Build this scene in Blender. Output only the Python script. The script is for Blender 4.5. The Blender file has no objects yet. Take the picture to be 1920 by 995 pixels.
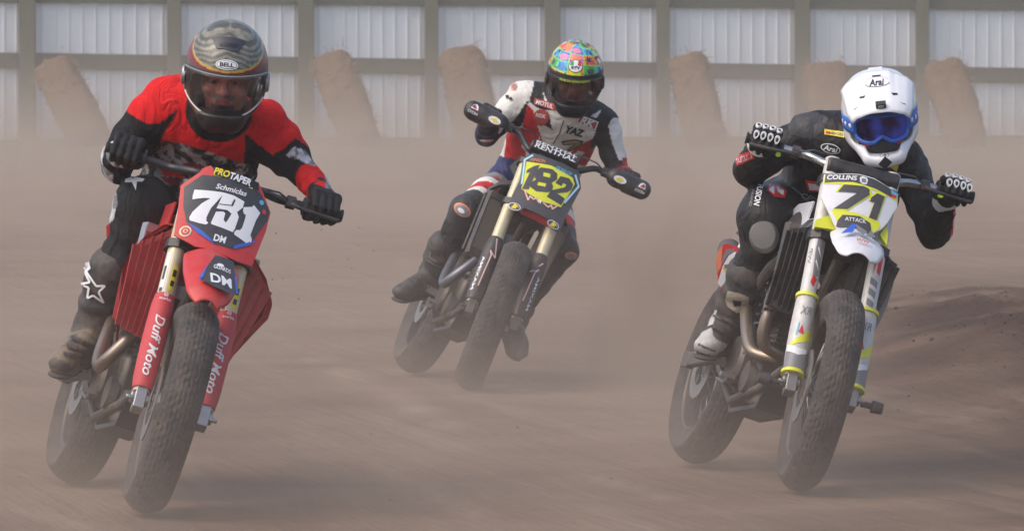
import bpy, bmesh, math, random
import numpy as np
from mathutils import Vector, Matrix, noise as mnoise
from mathutils.bvhtree import BVHTree
R_ = math.radians
rng = random.Random(7)
S = bpy.context.scene
COL = S.collection

# ------------------------------------------------------------ camera, sky, sun, exposure
F = 11720.0; CH = 1.4; TH = math.atan((497.5 - 130) / F)      # focal length in photo pixels, eye height, downward pitch
cd = bpy.data.cameras.new('camera'); cam = bpy.data.objects.new('camera', cd); COL.objects.link(cam)
cd.sensor_width = 36; cd.lens = F / 1920 * 36; cd.clip_start = 1; cd.clip_end = 2000
cam.location = (0, 0, CH); cam.rotation_euler = (math.pi / 2 - TH, 0, 0)
cd.dof.use_dof = True; cd.dof.focus_distance = 21.5; cd.dof.aperture_fstop = 20
S.camera = cam
W = bpy.data.worlds.new('World'); S.world = W; W.use_nodes = True
nt = W.node_tree; bg = nt.nodes['Background']; sky = nt.nodes.new('ShaderNodeTexSky')
sky.sky_type = 'NISHITA'; sky.sun_disc = False; sky.sun_elevation = R_(52); sky.sun_rotation = R_(239)
sky.air_density = 1.0; sky.dust_density = 4.0; sky.ozone_density = 1.0
nt.links.new(sky.outputs[0], bg.inputs[0]); bg.inputs[1].default_value = 0.15
sl = bpy.data.lights.new('sun', 'SUN'); sl.energy = .5; sl.angle = R_(55); sl.color = (1, .95, .88)
so = bpy.data.objects.new('sun', sl); COL.objects.link(so)
el, az = R_(52), R_(239)
sd = Vector((math.sin(az) * math.cos(el), math.cos(az) * math.cos(el), math.sin(el)))
so.rotation_euler = (-sd).to_track_quat('-Z', 'Y').to_euler()
S.view_settings.view_transform = 'Standard'; S.view_settings.look = 'None'
S.view_settings.exposure = 0.6; S.view_settings.gamma = 1
S.cycles.use_denoising = True
S.cycles.volume_bounces = 2; S.cycles.max_bounces = 8; S.cycles.transparent_max_bounces = 12
S.cycles.volume_step_rate = 3.0; S.cycles.volume_max_steps = 128
S.cycles.sample_clamp_indirect = 4

# ------------------------------------------------------------ helpers
def V3(*a): return np.array(a, float)
def nrm(v): v = np.asarray(v, float); return v / (np.linalg.norm(v) + 1e-12)
def rotm(ax, a):
    ax = nrm(ax); K = np.array([[0, -ax[2], ax[1]], [ax[2], 0, -ax[0]], [-ax[1], ax[0], 0]])
    return np.eye(3) + math.sin(a) * K + (1 - math.cos(a)) * K @ K
CAM = V3(0, 0, CH)
def at(px, py, Y):                       # photo pixel + distance along the track -> a world point
    a = (px - 960) / F; b = (497.5 - py) / F
    d = V3(a, math.cos(TH) + b * math.sin(TH), -math.sin(TH) + b * math.cos(TH))
    return CAM + d * (Y / d[1])
def link(o, parent=None):
    COL.objects.link(o); o.parent = parent; return o
def empty(name, loc=(0, 0, 0), label=None, cat=None, group=None, kind=None, rot=None):
    o = bpy.data.objects.new(name, None); o.location = Vector(loc); o.empty_display_size = .1
    if rot is not None: o.rotation_euler = Matrix(rot.tolist()).to_euler()
    tag(o, label, cat, group, kind); return link(o)
def tag(o, label=None, cat=None, group=None, kind=None):
    for k, v in (('label', label), ('category', cat), ('group', group), ('kind', kind)):
        if v: o[k] = v
    return o

class MB:
    def __init__(s, T=None): s.v = []; s.f = []; s.m = []; s.T = T
    def add(s, vs, fs, mi=0):
        n = len(s.v)
        for p in vs: s.v.append(tuple(s.T(np.asarray(p, float))) if s.T else tuple(p))
        for f in fs: s.f.append(tuple(i + n for i in f)); s.m.append(mi)
        return s
    def box(s, c, size, mi=0, rot=None):
        c = np.asarray(c, float); h = np.asarray(size, float) / 2
        vs = [V3(x, y, z) * h for x in (-1, 1) for y in (-1, 1) for z in (-1, 1)]
        if rot is not None: vs = [rot @ v for v in vs]
        return s.add([c + v for v in vs], [(0, 1, 3, 2), (4, 6, 7, 5), (0, 4, 5, 1), (2, 3, 7, 6), (0, 2, 6, 4), (1, 5, 7, 3)], mi)
    def bar(s, a, b, w, t, up=(0, 0, 1), mi=0):      # a flat bar from a to b
        a = np.asarray(a, float); b = np.asarray(b, float); d = nrm(b - a); l = nrm(np.cross(up, d)); u = np.cross(d, l)
        return s.box((a + b) / 2, (np.linalg.norm(b - a), w, t), mi, np.c_[d, l, u])
    def tube(s, path, r, n=12, mi=0, cap=True, flat=1.0, up=None):
        P = [np.asarray(p, float) for p in path]; k = len(P)
        rr = r if hasattr(r, '__len__') else [r] * k
        T = [nrm(P[min(i + 1, k - 1)] - P[max(i - 1, 0)]) for i in range(k)]
        u = np.asarray(up, float) if up is not None else (V3(0, 0, 1) if abs(T[0][2]) < .9 else V3(1, 0, 0))
        vs = []; fs = []
        for i in range(k):
            u = nrm(u - T[i] * (u @ T[i])); w = np.cross(T[i], u)
            for j in range(n):
                a = 2 * math.pi * j / n; vs.append(P[i] + rr[i] * (math.cos(a) * u * flat + math.sin(a) * w))
        for i in range(k - 1):
            for j in range(n):
                a = i * n + j; b = i * n + (j + 1) % n; fs.append((a, b, b + n, a + n))
        if cap:
            fs.append(tuple(range(n))[::-1]); fs.append(tuple(range((k - 1) * n, k * n)))
        return s.add(vs, fs, mi)
    def disc(s, c, ax, prof, n=32, mi=0, cap=True):            # revolve a (offset along axis, radius) profile
        c = np.asarray(c, float); ax = nrm(ax); u = nrm(np.cross(ax, (0, 0, 1) if abs(ax[2]) < .9 else (1, 0, 0))); w = np.cross(ax, u)
        vs = []; fs = []; k = len(prof)
        for (o, r) in prof:
            for j in range(n):
                a = 2 * math.pi * j / n; vs.append(c + ax * o + r * (math.cos(a) * u + math.sin(a) * w))
        for i in range(k - 1):
            for j in range(n):
                a = i * n + j; b = i * n + (j + 1) % n; fs.append((a, b, b + n, a + n))
        if cap and prof[0][1] > 1e-4: fs.append(tuple(range(n))[::-1])
        if cap and prof[-1][1] > 1e-4: fs.append(tuple(range((k - 1) * n, k * n)))
        return s.add(vs, fs, mi)
    def prism(s, poly, fr, t0, t1, mi=0, mi_side=None):   # 2D polygon in frame (origin, u, v, n) between heights t0 and t1
        o, u, v, n = fr; k = len(poly)
        A = sum(poly[i][0] * poly[(i + 1) % k][1] - poly[(i + 1) % k][0] * poly[i][1] for i in range(k))
        if A < 0: poly = poly[::-1]
        if np.cross(u, v) @ n < 0: poly = poly[::-1]
        top = [o + u * a + v * b + n * t1 for a, b in poly]; bot = [o + u * a + v * b + n * t0 for a, b in poly]
        s.add(top + bot, [tuple(range(k)), tuple(range(2 * k - 1, k - 1, -1))], mi)
        s.add(top + bot, [(i, k + i, k + (i + 1) % k, (i + 1) % k) for i in range(k)], mi if mi_side is None else mi_side)
        return s
    def grid(s, fn, nu, nv, mi=0, close_u=False):
        vs = [fn(i / (nu - (0 if close_u else 1)), j / (nv - 1)) for j in range(nv) for i in range(nu)]
        fs = []
        for j in range(nv - 1):
            for i in range(nu if close_u else nu - 1):
                a = j * nu + i; b = j * nu + (i + 1) % nu; fs.append((a, b, b + nu, a + nu))
        return s.add(vs, fs, mi)
    def text(s, body, mp, w, h, bold=0.0, shear=0.0, mi=0, ctr=(0, 0), ang=0.0, arc=0.0):
        tv, tf = text_geo(body, bold, shear)
        if not len(tv): return s
        lo = tv.min(0); hi = tv.max(0); q = (tv - (lo + hi) / 2) / (hi - lo + 1e-9) * (w, h)
        if arc: q[:, 1] -= arc * q[:, 0] ** 2
        c, sn = math.cos(ang), math.sin(ang)
        pts = [mp(ctr[0] + x * c - y * sn, ctr[1] + x * sn + y * c) for x, y in q]
        return s.add(pts, tf, mi)
    def build(s, name, mats, parent=None, smooth=35, bevel=0, solid=0, sub=0):
        me = bpy.data.meshes.new(name); me.from_pydata([Vector(v) for v in s.v], [], s.f)
        for m in (mats if isinstance(mats, (list, tuple)) else [mats]): me.materials.append(m)
        me.polygons.foreach_set('material_index', s.m)
        me.validate(); finish_mesh(me, smooth)
        o = link(bpy.data.objects.new(name, me), parent)
        if solid: md = o.modifiers.new('s', 'SOLIDIFY'); md.thickness = solid; md.offset = 0
        if bevel:
            md = o.modifiers.new('b', 'BEVEL'); md.width = bevel; md.segments = 2; md.limit_method = 'ANGLE'; md.angle_limit = R_(40)
        if sub: md = o.modifiers.new('u', 'SUBSURF'); md.levels = md.render_levels = sub
        return o
def build_each(mb, name, mats, parent, smooth=0):
    """one object per separate patch: pieces that touch or overlap stay together"""
    n = len(mb.v); pa = list(range(n))
    def find(i):
        while pa[i] != i: pa[i] = pa[pa[i]]; i = pa[i]
        return i
    for f in mb.f:
        for q in f[1:]: pa[find(q)] = find(f[0])
    V = np.array(mb.v); isl = {}
    for i in range(n): isl.setdefault(find(i), []).append(i)
    boxes = [(set(ix), V[ix].min(0) - .003, V[ix].max(0) + .003) for ix in isl.values()]
    out = []
    while boxes:
        b = boxes.pop(); ch = True
        while ch:
            ch = False
            for c in boxes[:]:
                if (b[1] < c[2]).all() and (c[1] < b[2]).all(): b = (b[0] | c[0], np.minimum(b[1], c[1]), np.maximum(b[2], c[2])); boxes.remove(c); ch = True
        out.append(b[0])
    for g in out:
        q = MB(); ids = sorted(g); mp = {v: k for k, v in enumerate(ids)}; q.v = [mb.v[i] for i in ids]
        for f, m in zip(mb.f, mb.m):
            if f[0] in g: q.f.append(tuple(mp[i] for i in f)); q.m.append(m)
        if q.f: q.build(name, mats, parent, smooth=smooth)
def finish_mesh(me, smooth):
    if smooth:
        me.polygons.foreach_set('use_smooth', [True] * len(me.polygons))
        if smooth < 180: me.set_sharp_from_angle(angle=R_(smooth))
_tc = {}
def text_geo(body, bold, shear):
    k = (body, bold, shear)
    if k not in _tc:
        c = bpy.data.curves.new('lettering', 'FONT'); c.body = body; c.offset = bold; c.shear = shear; c.resolution_u = 3; c.fill_mode = 'BOTH'
        o = bpy.data.objects.new('lettering', c); COL.objects.link(o)
        me = o.to_mesh(); tv = np.array([v.co[:2] for v in me.vertices]).reshape(-1, 2); tf = [tuple(p.vertices) for p in me.polygons]
        o.to_mesh_clear(); bpy.data.objects.remove(o); bpy.data.curves.remove(c)
        _tc[k] = (tv, tf)
    return _tc[k]

# numpy lattice noise
_lat = np.random.RandomState(3).rand(32, 32, 32).astype(np.float32)
def vnoise(P):
    P = np.asarray(P, np.float32); i = np.floor(P).astype(int); f = P - i; f = f * f * (3 - 2 * f); i &= 31; j = (i + 1) & 31
    x0, y0, z0 = i[..., 0], i[..., 1], i[..., 2]; x1, y1, z1 = j[..., 0], j[..., 1], j[..., 2]; fx, fy, fz = f[..., 0], f[..., 1], f[..., 2]
    L = lambda a, b, t: a + (b - a) * t
    return L(L(L(_lat[x0, y0, z0], _lat[x1, y0, z0], fx), L(_lat[x0, y1, z0], _lat[x1, y1, z0], fx), fy),
             L(L(_lat[x0, y0, z1], _lat[x1, y0, z1], fx), L(_lat[x0, y1, z1], _lat[x1, y1, z1], fx), fy), fz) * 2 - 1

class SDF:
    """blended tapered limbs and ellipsoids, turned into one closed skin"""
    def __init__(s, lo, hi, h, k=.03):
        s.lo = np.array(lo, float); s.h = h; s.n = np.ceil((np.array(hi) - s.lo) / h).astype(int) + 1; s.k = k
        s.F = np.full(s.n, 1.0, np.float32)
        s.ax = [s.lo[i] + h * np.arange(s.n[i]) for i in range(3)]
    def _sub(s, lo, hi):
        a = np.clip(((lo - s.lo) / s.h).astype(int), 0, s.n); b = np.clip(((hi - s.lo) / s.h).astype(int) + 2, 0, s.n)
        sl_ = tuple(slice(x, y) for x, y in zip(a, b))
        G = np.stack(np.meshgrid(*[s.ax[i][sl_[i]] for i in range(3)], indexing='ij'), -1).astype(np.float32)
        return sl_, G
    def _mix(s, sl_, d, k, mode='add'):
        A = s.F[sl_]
        if mode == 'add':
            if k <= 0: s.F[sl_] = np.minimum(A, d); return
            hh = np.clip(.5 + .5 * (A - d) / k, 0, 1); s.F[sl_] = A * (1 - hh) + d * hh - k * hh * (1 - hh)
        else:
            if k <= 0: s.F[sl_] = np.maximum(A, -d); return
            hh = np.clip(.5 - .5 * (A + d) / k, 0, 1); s.F[sl_] = A * (1 - hh) - d * hh + k * hh * (1 - hh)
    def limb(s, a, b, ra, rb, k=None, fold=0, ff=60., mode='add', squash=None):
        a = np.asarray(a, float); b = np.asarray(b, float); k = s.k if k is None else k; m = max(ra, rb) + k + .02
        sl_, G = s._sub(np.minimum(a, b) - m, np.maximum(a, b) + m)
        if G.size == 0: return s
        ba = b - a; L2 = ba @ ba + 1e-9; pa = G - a.astype(np.float32); t = np.clip(pa @ ba.astype(np.float32) / L2, 0, 1)
        q = pa - t[..., None] * ba.astype(np.float32)
        if squash is not None:                   # (axis, factor): thicker across the axis
            ax, fa = squash; ax = nrm(ax).astype(np.float32); q = q + (q @ ax)[..., None] * ax * (1 / fa - 1)
        d = np.linalg.norm(q, axis=-1) - (ra + (rb - ra) * t)
        if fold: d = d + fold * np.sin(t * math.sqrt(L2) * ff + 2.5 * vnoise(G * 9))
        s._mix(sl_, d.astype(np.float32), k, mode); return s
    def ell(s, c, r, rot=None, k=None, mode='add'):
        c = np.asarray(c, float); r = np.asarray(r, float); k = s.k if k is None else k; m = r.max() + k + .02
        sl_, G = s._sub(c - m, c + m); q = G - c.astype(np.float32)
        if G.size == 0: return s
        if rot is not None: q = q @ rot.astype(np.float32)
        l0 = np.linalg.norm(q / r.astype(np.float32), axis=-1); l1 = np.linalg.norm(q / (r * r).astype(np.float32), axis=-1)
        d = l0 * (l0 - 1) / (l1 + 1e-6)
        s._mix(sl_, d.astype(np.float32), k, mode); return s
    def box(s, c, hs, rot=None, rad=.01, k=None, mode='add'):
        c = np.asarray(c, float); hs = np.asarray(hs, float); k = s.k if k is None else k; m = np.linalg.norm(hs) + k + .02
        sl_, G = s._sub(c - m, c + m); q = G - c.astype(np.float32)
        if G.size == 0: return s
        if rot is not None: q = q @ rot.astype(np.float32)
        q = np.abs(q) - (hs - rad).astype(np.float32)
        d = np.linalg.norm(np.maximum(q, 0), axis=-1) + np.minimum(q.max(-1), 0) - rad
        s._mix(sl_, d.astype(np.float32), k, mode); return s
    def rough(s, amp, fr, ridged=False, off=0.):
        m = np.abs(s.F) < .05; ii = np.argwhere(m)
        P = s.lo + ii * s.h; n = vnoise(P * fr + off)
        if ridged: n = 1 - 2 * np.abs(n)
        s.F[m] += (amp * n).astype(np.float32); return s
    def mesh(s):
        Fv = s.F; inside = Fv < 0; n = s.n
        cnt = np.zeros(n - 1, np.float32); acc = np.zeros(tuple(n - 1) + (3,), np.float32)
        cor = [(i, j, k) for i in (0, 1) for j in (0, 1) for k in (0, 1)]
        def sub(c): return tuple(slice(c[i], n[i] - 1 + c[i]) for i in range(3))
        for a in cor:
            for ax in range(3):
                if a[ax]: continue
                b = list(a); b[ax] = 1; A = Fv[sub(a)]; B = Fv[sub(b)]; x = (A < 0) != (B < 0)
                t = np.where(x, A / np.where(x, A - B, 1), 0)
                cnt += x
                for q in range(3): acc[..., q] += x * (a[q] + (t if q == ax else 0))
        act = cnt > 0; idx = np.full(n - 1, -1, int); idx[act] = np.arange(act.sum())
        cells = np.argwhere(act); verts = s.lo + (cells + acc[act] / cnt[act][:, None]) * s.h
        faces = []
        for ax in range(3):
            a1, a2 = (ax + 1) % 3, (ax + 2) % 3
            lo = [slice(1, n[i] - 1) for i in range(3)]; lo[ax] = slice(0, n[ax] - 1)
            hi = list(lo); hi[ax] = slice(1, n[ax])
            A = inside[tuple(lo)]; B = inside[tuple(hi)]; e = np.argwhere(A != B)
            if not len(e): continue
            flip = A[tuple(e.T)]
            base = e.copy(); base[:, a1] += 1; base[:, a2] += 1
            def g(d1, d2):
                q = base.copy(); q[:, a1] += d1; q[:, a2] += d2; return idx[tuple(q.T)]
            q = np.stack([g(-1, -1), g(0, -1), g(0, 0), g(-1, 0)], 1)
            q[~flip] = q[~flip][:, ::-1]; faces.append(q)
        return verts, np.concatenate(faces)
    def build(s, name, mat, parent=None, paint=None, relax=1, xf=None):
        v, f = s.mesh()
        for _ in range(relax):
            a = np.zeros_like(v); c = np.zeros(len(v))
            for i in range(4):
                np.add.at(a, f[:, i], v[f[:, (i + 1) % 4]] + v[f[:, (i + 3) % 4]]); np.add.at(c, f[:, i], 2)
            v = v * .4 + .6 * a / np.maximum(c, 1)[:, None]
        v0 = v; v = xf(v) if xf else v
        me = bpy.data.meshes.new(name); me.from_pydata(v.tolist(), [], f.tolist())
        for m in (mat if isinstance(mat, (list, tuple)) else [mat]): me.materials.append(m)
        if paint is not None:
            col = np.ones((len(v), 4), np.float32); col[:, :3] = paint(v0)
            at_ = me.color_attributes.new('Col', 'FLOAT_COLOR', 'POINT'); at_.data.foreach_set('color', col.ravel())
        finish_mesh(me, 180)
        return link(bpy.data.objects.new(name, me), parent)

# ------------------------------------------------------------ materials
DUST = (.27, .2, .155)
_mats = {}
def mat(name, col=(.5, .5, .5), rough=.5, metal=0., dirt=.25, bump=.0, bscale=60, attr=False, coat=0., vary=.12, dirt_col=DUST, dscale=7., spec=.5, crease=0.):
    if name in _mats: return _mats[name]
    m = bpy.data.materials.new(name); m.use_nodes = True; t = m.node_tree; N = t.nodes; L = t.links; b = N['Principled BSDF']
    tc = N.new('ShaderNodeTexCoord'); co = tc.outputs['Object']
    if attr: a = N.new('ShaderNodeAttribute'); a.attribute_name = 'Col'; base = a.outputs['Color']
    else: a = N.new('ShaderNodeRGB'); a.outputs[0].default_value = (*col, 1); base = a.outputs[0]
    n1 = N.new('ShaderNodeTexNoise'); n1.inputs['Scale'].default_value = dscale; n1.inputs['Detail'].default_value = 8; n1.inputs['Roughness'].default_value = .7; L.new(co, n1.inputs['Vector'])
    hs = N.new('ShaderNodeHueSaturation'); L.new(base, hs.inputs['Color'])
    mr = N.new('ShaderNodeMapRange'); mr.inputs[3].default_value = 1 - vary; mr.inputs[4].default_value = 1 + vary; L.new(n1.outputs[0], mr.inputs[0]); L.new(mr.outputs[0], hs.inputs['Value'])
    n2 = N.new('ShaderNodeTexNoise'); n2.inputs['Scale'].default_value = dscale * 4.3; n2.inputs['Detail'].default_value = 9; n2.inputs['Roughness'].default_value = .75; L.new(co, n2.inputs['Vector'])
    mul = N.new('ShaderNodeMath'); mul.operation = 'MULTIPLY'; L.new(n1.outputs[0], mul.inputs[0]); L.new(n2.outputs[0], mul.inputs[1])
    cr = N.new('ShaderNodeMapRange'); cr.inputs[1].default_value = .17; cr.inputs[2].default_value = .38; cr.inputs[4].default_value = dirt; L.new(mul.outputs[0], cr.inputs[0])
    mx = N.new('ShaderNodeMix'); mx.data_type = 'RGBA'; L.new(cr.outputs[0], mx.inputs[0]); L.new(hs.outputs[0], mx.inputs[6]); mx.inputs[7].default_value = (*dirt_col, 1)
    L.new(mx.outputs[2], b.inputs['Base Color'])
    rr = N.new('ShaderNodeMapRange'); rr.inputs[3].default_value = rough; rr.inputs[4].default_value = min(1, rough + .35); L.new(cr.outputs[0], rr.inputs[0]); L.new(rr.outputs[0], b.inputs['Roughness'])
    b.inputs['Metallic'].default_value = metal; b.inputs['Coat Weight'].default_value = coat; b.inputs['Coat Roughness'].default_value = .12
    b.inputs['Specular IOR Level'].default_value = spec
    if bump:
        n3 = N.new('ShaderNodeTexNoise'); n3.inputs['Scale'].default_value = bscale; n3.inputs['Detail'].default_value = 5; L.new(co, n3.inputs['Vector'])
        bp = N.new('ShaderNodeBump'); bp.inputs['Strength'].default_value = min(1, bump); bp.inputs['Distance'].default_value = .004; L.new(n3.outputs[0], bp.inputs['Height']); L.new(bp.outputs[0], b.inputs['Normal'])
    if crease:
        mp = N.new('ShaderNodeMapping'); mp.inputs['Scale'].default_value = (1, 1, .55); L.new(co, mp.inputs[0]); n4 = N.new('ShaderNodeTexNoise'); n4.inputs['Scale'].default_value = 13; n4.inputs['Detail'].default_value = 3; n4.inputs['Distortion'].default_value = 1.2; L.new(mp.outputs[0], n4.inputs['Vector'])
        s1 = N.new('ShaderNodeMath'); s1.operation = 'SUBTRACT'; s1.inputs[1].default_value = .5; L.new(n4.outputs[0], s1.inputs[0]); s2 = N.new('ShaderNodeMath'); s2.operation = 'ABSOLUTE'; L.new(s1.outputs[0], s2.inputs[0])
        b2 = N.new('ShaderNodeBump'); b2.inputs['Strength'].default_value = 1; b2.inputs['Distance'].default_value = crease; L.new(s2.outputs[0], b2.inputs['Height']); L.new(b2.outputs[0], b.inputs['Normal'])
        if bump: L.new(bp.outputs[0], b2.inputs['Normal'])
    _mats[name] = m; return m
def glassy(name, tint, gloss=.25, rough=.05, refl=(1, 1, 1)):
    m = bpy.data.materials.new(name); m.use_nodes = True; t = m.node_tree; N = t.nodes; L = t.links; N.remove(N['Principled BSDF'])
    tr = N.new('ShaderNodeBsdfTransparent'); tr.inputs[0].default_value = (*tint, 1)
    gl = N.new('ShaderNodeBsdfGlossy'); gl.inputs['Color'].default_value = (*refl, 1); gl.inputs['Roughness'].default_value = rough
    lw = N.new('ShaderNodeLayerWeight'); lw.inputs[0].default_value = .35
    mr = N.new('ShaderNodeMapRange'); mr.inputs[3].default_value = gloss * .35; mr.inputs[4].default_value = min(1, gloss * 2.5); L.new(lw.outputs['Fresnel'], mr.inputs[0])
    mx = N.new('ShaderNodeMixShader'); L.new(mr.outputs[0], mx.inputs[0]); L.new(tr.outputs[0], mx.inputs[1]); L.new(gl.outputs[0], mx.inputs[2])
    L.new(mx.outputs[0], N['Material Output'].inputs[0]); return m
RED = (.52, .018, .018)
m_red = mat('red_plastic', (.58, .02, .025), .38, dirt=.3, dscale=9)
m_red2 = mat('faded_red_neoprene', (.55, .035, .05), .6, dirt=.22, bump=.3)
m_black = mat('black_plastic', (.018, .018, .02), .45, dirt=.28)
m_blackc = mat('clean_black', (.012, .012, .014), .4, dirt=.06)
m_white = mat('white_plastic', (.74, .74, .76), .35, dirt=.22)
m_whitec = mat('white_ink', (.78, .78, .8), .4, dirt=.05)
m_yel = mat('acid_yellow', (.72, .74, .03), .4, dirt=.18)
m_gold = mat('gold_tube', (.62, .55, .36), .4, .25, dirt=.3)
m_yink = mat('yellow_ink', (.75, .6, .02), .4, dirt=.05)
m_blue = mat('blue_ink', (.03, .12, .55), .4, dirt=.05)
m_cyan = mat('cyan_ink', (.1, .45, .65), .4, dirt=.05)
m_rink = mat('red_ink', (.6, .02, .02), .4, dirt=.05)
m_oink = mat('orange_ink', (.75, .22, .1), .4, dirt=.05)
m_gink = mat('grey_ink', (.2, .2, .21), .4, dirt=.1)
m_alu = mat('raw_aluminium', (.42, .42, .43), .38, .85, dirt=.45)
m_alud = mat('dark_cast_metal', (.1, .095, .09), .5, .6, dirt=.5, bump=.4)
m_steel = mat('dull_steel', (.3, .29, .28), .4, .8, dirt=.5)
m_pipe = mat('heat_tinted_pipe', (.3, .24, .19), .35, .8, dirt=.35)
m_rubber = mat('dusty_rubber', (.03, .028, .027), .75, dirt=.7, bump=.5, bscale=90, dirt_col=(.16, .125, .105))
m_grip = mat('grip_rubber', (.02, .02, .02), .7, dirt=.12)
m_rad = mat('radiator_core', (.24, .2, .155), .7, .1, dirt=.7, bump=1, bscale=300)
m_wood = mat('weathered_wood', (.108, .11, .072), .85, dirt=.4, bump=.5, bscale=20, dscale=1.5, dirt_col=(.16, .145, .11))

# ------------------------------------------------------------ ground
def ground_mat():
    m = bpy.data.materials.new('packed_dirt'); m.use_nodes = True; t = m.node_tree; N = t.nodes; L = t.links; b = N['Principled BSDF']
    geo = N.new('ShaderNodeNewGeometry'); pos = geo.outputs['Position']
    def noise(sc, det=6, vec=None, rough=.6):
        n = N.new('ShaderNodeTexNoise'); n.inputs['Scale'].default_value = sc; n.inputs['Detail'].default_value = det; n.inputs['Roughness'].default_value = rough
        L.new(vec or pos, n.inputs['Vector']); return n.outputs[0]
    mp = N.new('ShaderNodeMapping'); mp.vector_type = 'TEXTURE'; mp.inputs['Rotation'].default_value = (0, 0, R_(-82)); mp.inputs['Scale'].default_value = (7, .30, 1); L.new(pos, mp.inputs[0])
    mp2 = N.new('ShaderNodeMapping'); mp2.vector_type = 'TEXTURE'; mp2.inputs['Rotation'].default_value = (0, 0, R_(-78)); mp2.inputs['Scale'].default_value = (3, .16, 1); L.new(pos, mp2.inputs[0])
    def mix(f, a, c2):
        x = N.new('ShaderNodeMix'); x.data_type = 'RGBA'
        L.new(f, x.inputs[0])
        for s_, v in ((6, a), (7, c2)):
            if hasattr(v, 'links'): L.new(v, x.inputs[s_])
            else: x.inputs[s_].default_value = (*v, 1)
        return x.outputs[2]
    def rng_(x, a, b_, c=0, d=1):
        r = N.new('ShaderNodeMapRange'); r.inputs[1].default_value = a; r.inputs[2].default_value = b_; r.inputs[3].default_value = c; r.inputs[4].default_value = d; L.new(x, r.inputs[0]); return r.outputs[0]
    c = mix(rng_(noise(.9, 8), .35, .65), (.118, .071, .045), (.222, .148, .100))
    c = mix(rng_(noise(1.3, 6, mp.outputs[0]), .54, .72, 0, .4), c, (.30, .235, .175))       # pale scuffed lines
    c = mix(rng_(noise(1.0, 7, mp2.outputs[0]), .3, .5, .35, 0), c, (.12, .085, .066))      # darker worn grooves
    c = mix(rng_(noise(38, 4), .62, .74, 0, .6), c, (.09, .062, .05))
    sa = N.new('ShaderNodeAttribute'); sa.attribute_name = 'scuff'; c = mix(rng_(sa.outputs['Fac'], 0, 1, 0, .75), c, (.36, .27, .19))
    at_ = N.new('ShaderNodeAttribute'); at_.attribute_name = 'moist'
    c = mix(at_.outputs['Fac'], c, (.062, .036, .024))
    sep = N.new('ShaderNodeSeparateXYZ'); L.new(pos, sep.inputs[0])
    gy = rng_(sep.outputs['Y'], 74, 94); gn = rng_(noise(.35, 5), .35, .6)
    mm = N.new('ShaderNodeMath'); mm.operation = 'MULTIPLY'; L.new(gy, mm.inputs[0]); L.new(gn, mm.inputs[1])
    c = mix(mm.outputs[0], c, (.045, .09, .025))
    L.new(c, b.inputs['Base Color']); b.inputs['Roughness'].default_value = .95; b.inputs['Specular IOR Level'].default_value = .2
    bp = N.new('ShaderNodeBump'); bp.inputs['Strength'].default_value = .9; bp.inputs['Distance'].default_value = .05
    ad = N.new('ShaderNodeMath'); ad.operation = 'MULTIPLY_ADD'; L.new(noise(14, 8, rough=.7), ad.inputs[0]); ad.inputs[1].default_value = .6; L.new(noise(1.5, 5, mp2.outputs[0]), ad.inputs[2])
    L.new(ad.outputs[0], bp.inputs['Height']); L.new(bp.outputs[0], b.inputs['Normal']); return m
def berm(x, y):      # loose dark soil pushed up on the inside of the turn
    g = math.exp(-((x - 2.75 - .03 * (y - 31)) / .95) ** 2 - ((y - 30) / 7.5) ** 2)
    return g
def ground_h(x, y):
    far = max(0, min(1, (y - 100) / 12)) * .16
    h = .012 * mnoise.noise(Vector((x * .7, y * .3, 0))) + .006 * mnoise.noise(Vector((x * 3, y * 1.5, 4)))
    e = 1 if y < 95 else 0
    b_ = berm(x, y); lump = .85 + .28 * mnoise.noise(Vector((x * 1.6, y * .5, 9))) + .12 * mnoise.noise(Vector((x * 8, y * 4, 2))) + .10 * mnoise.noise(Vector((x * 19, y * 9, 5)))
    return (h - .012) * e + b_ * .30 * max(.1, lump) + far
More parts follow.
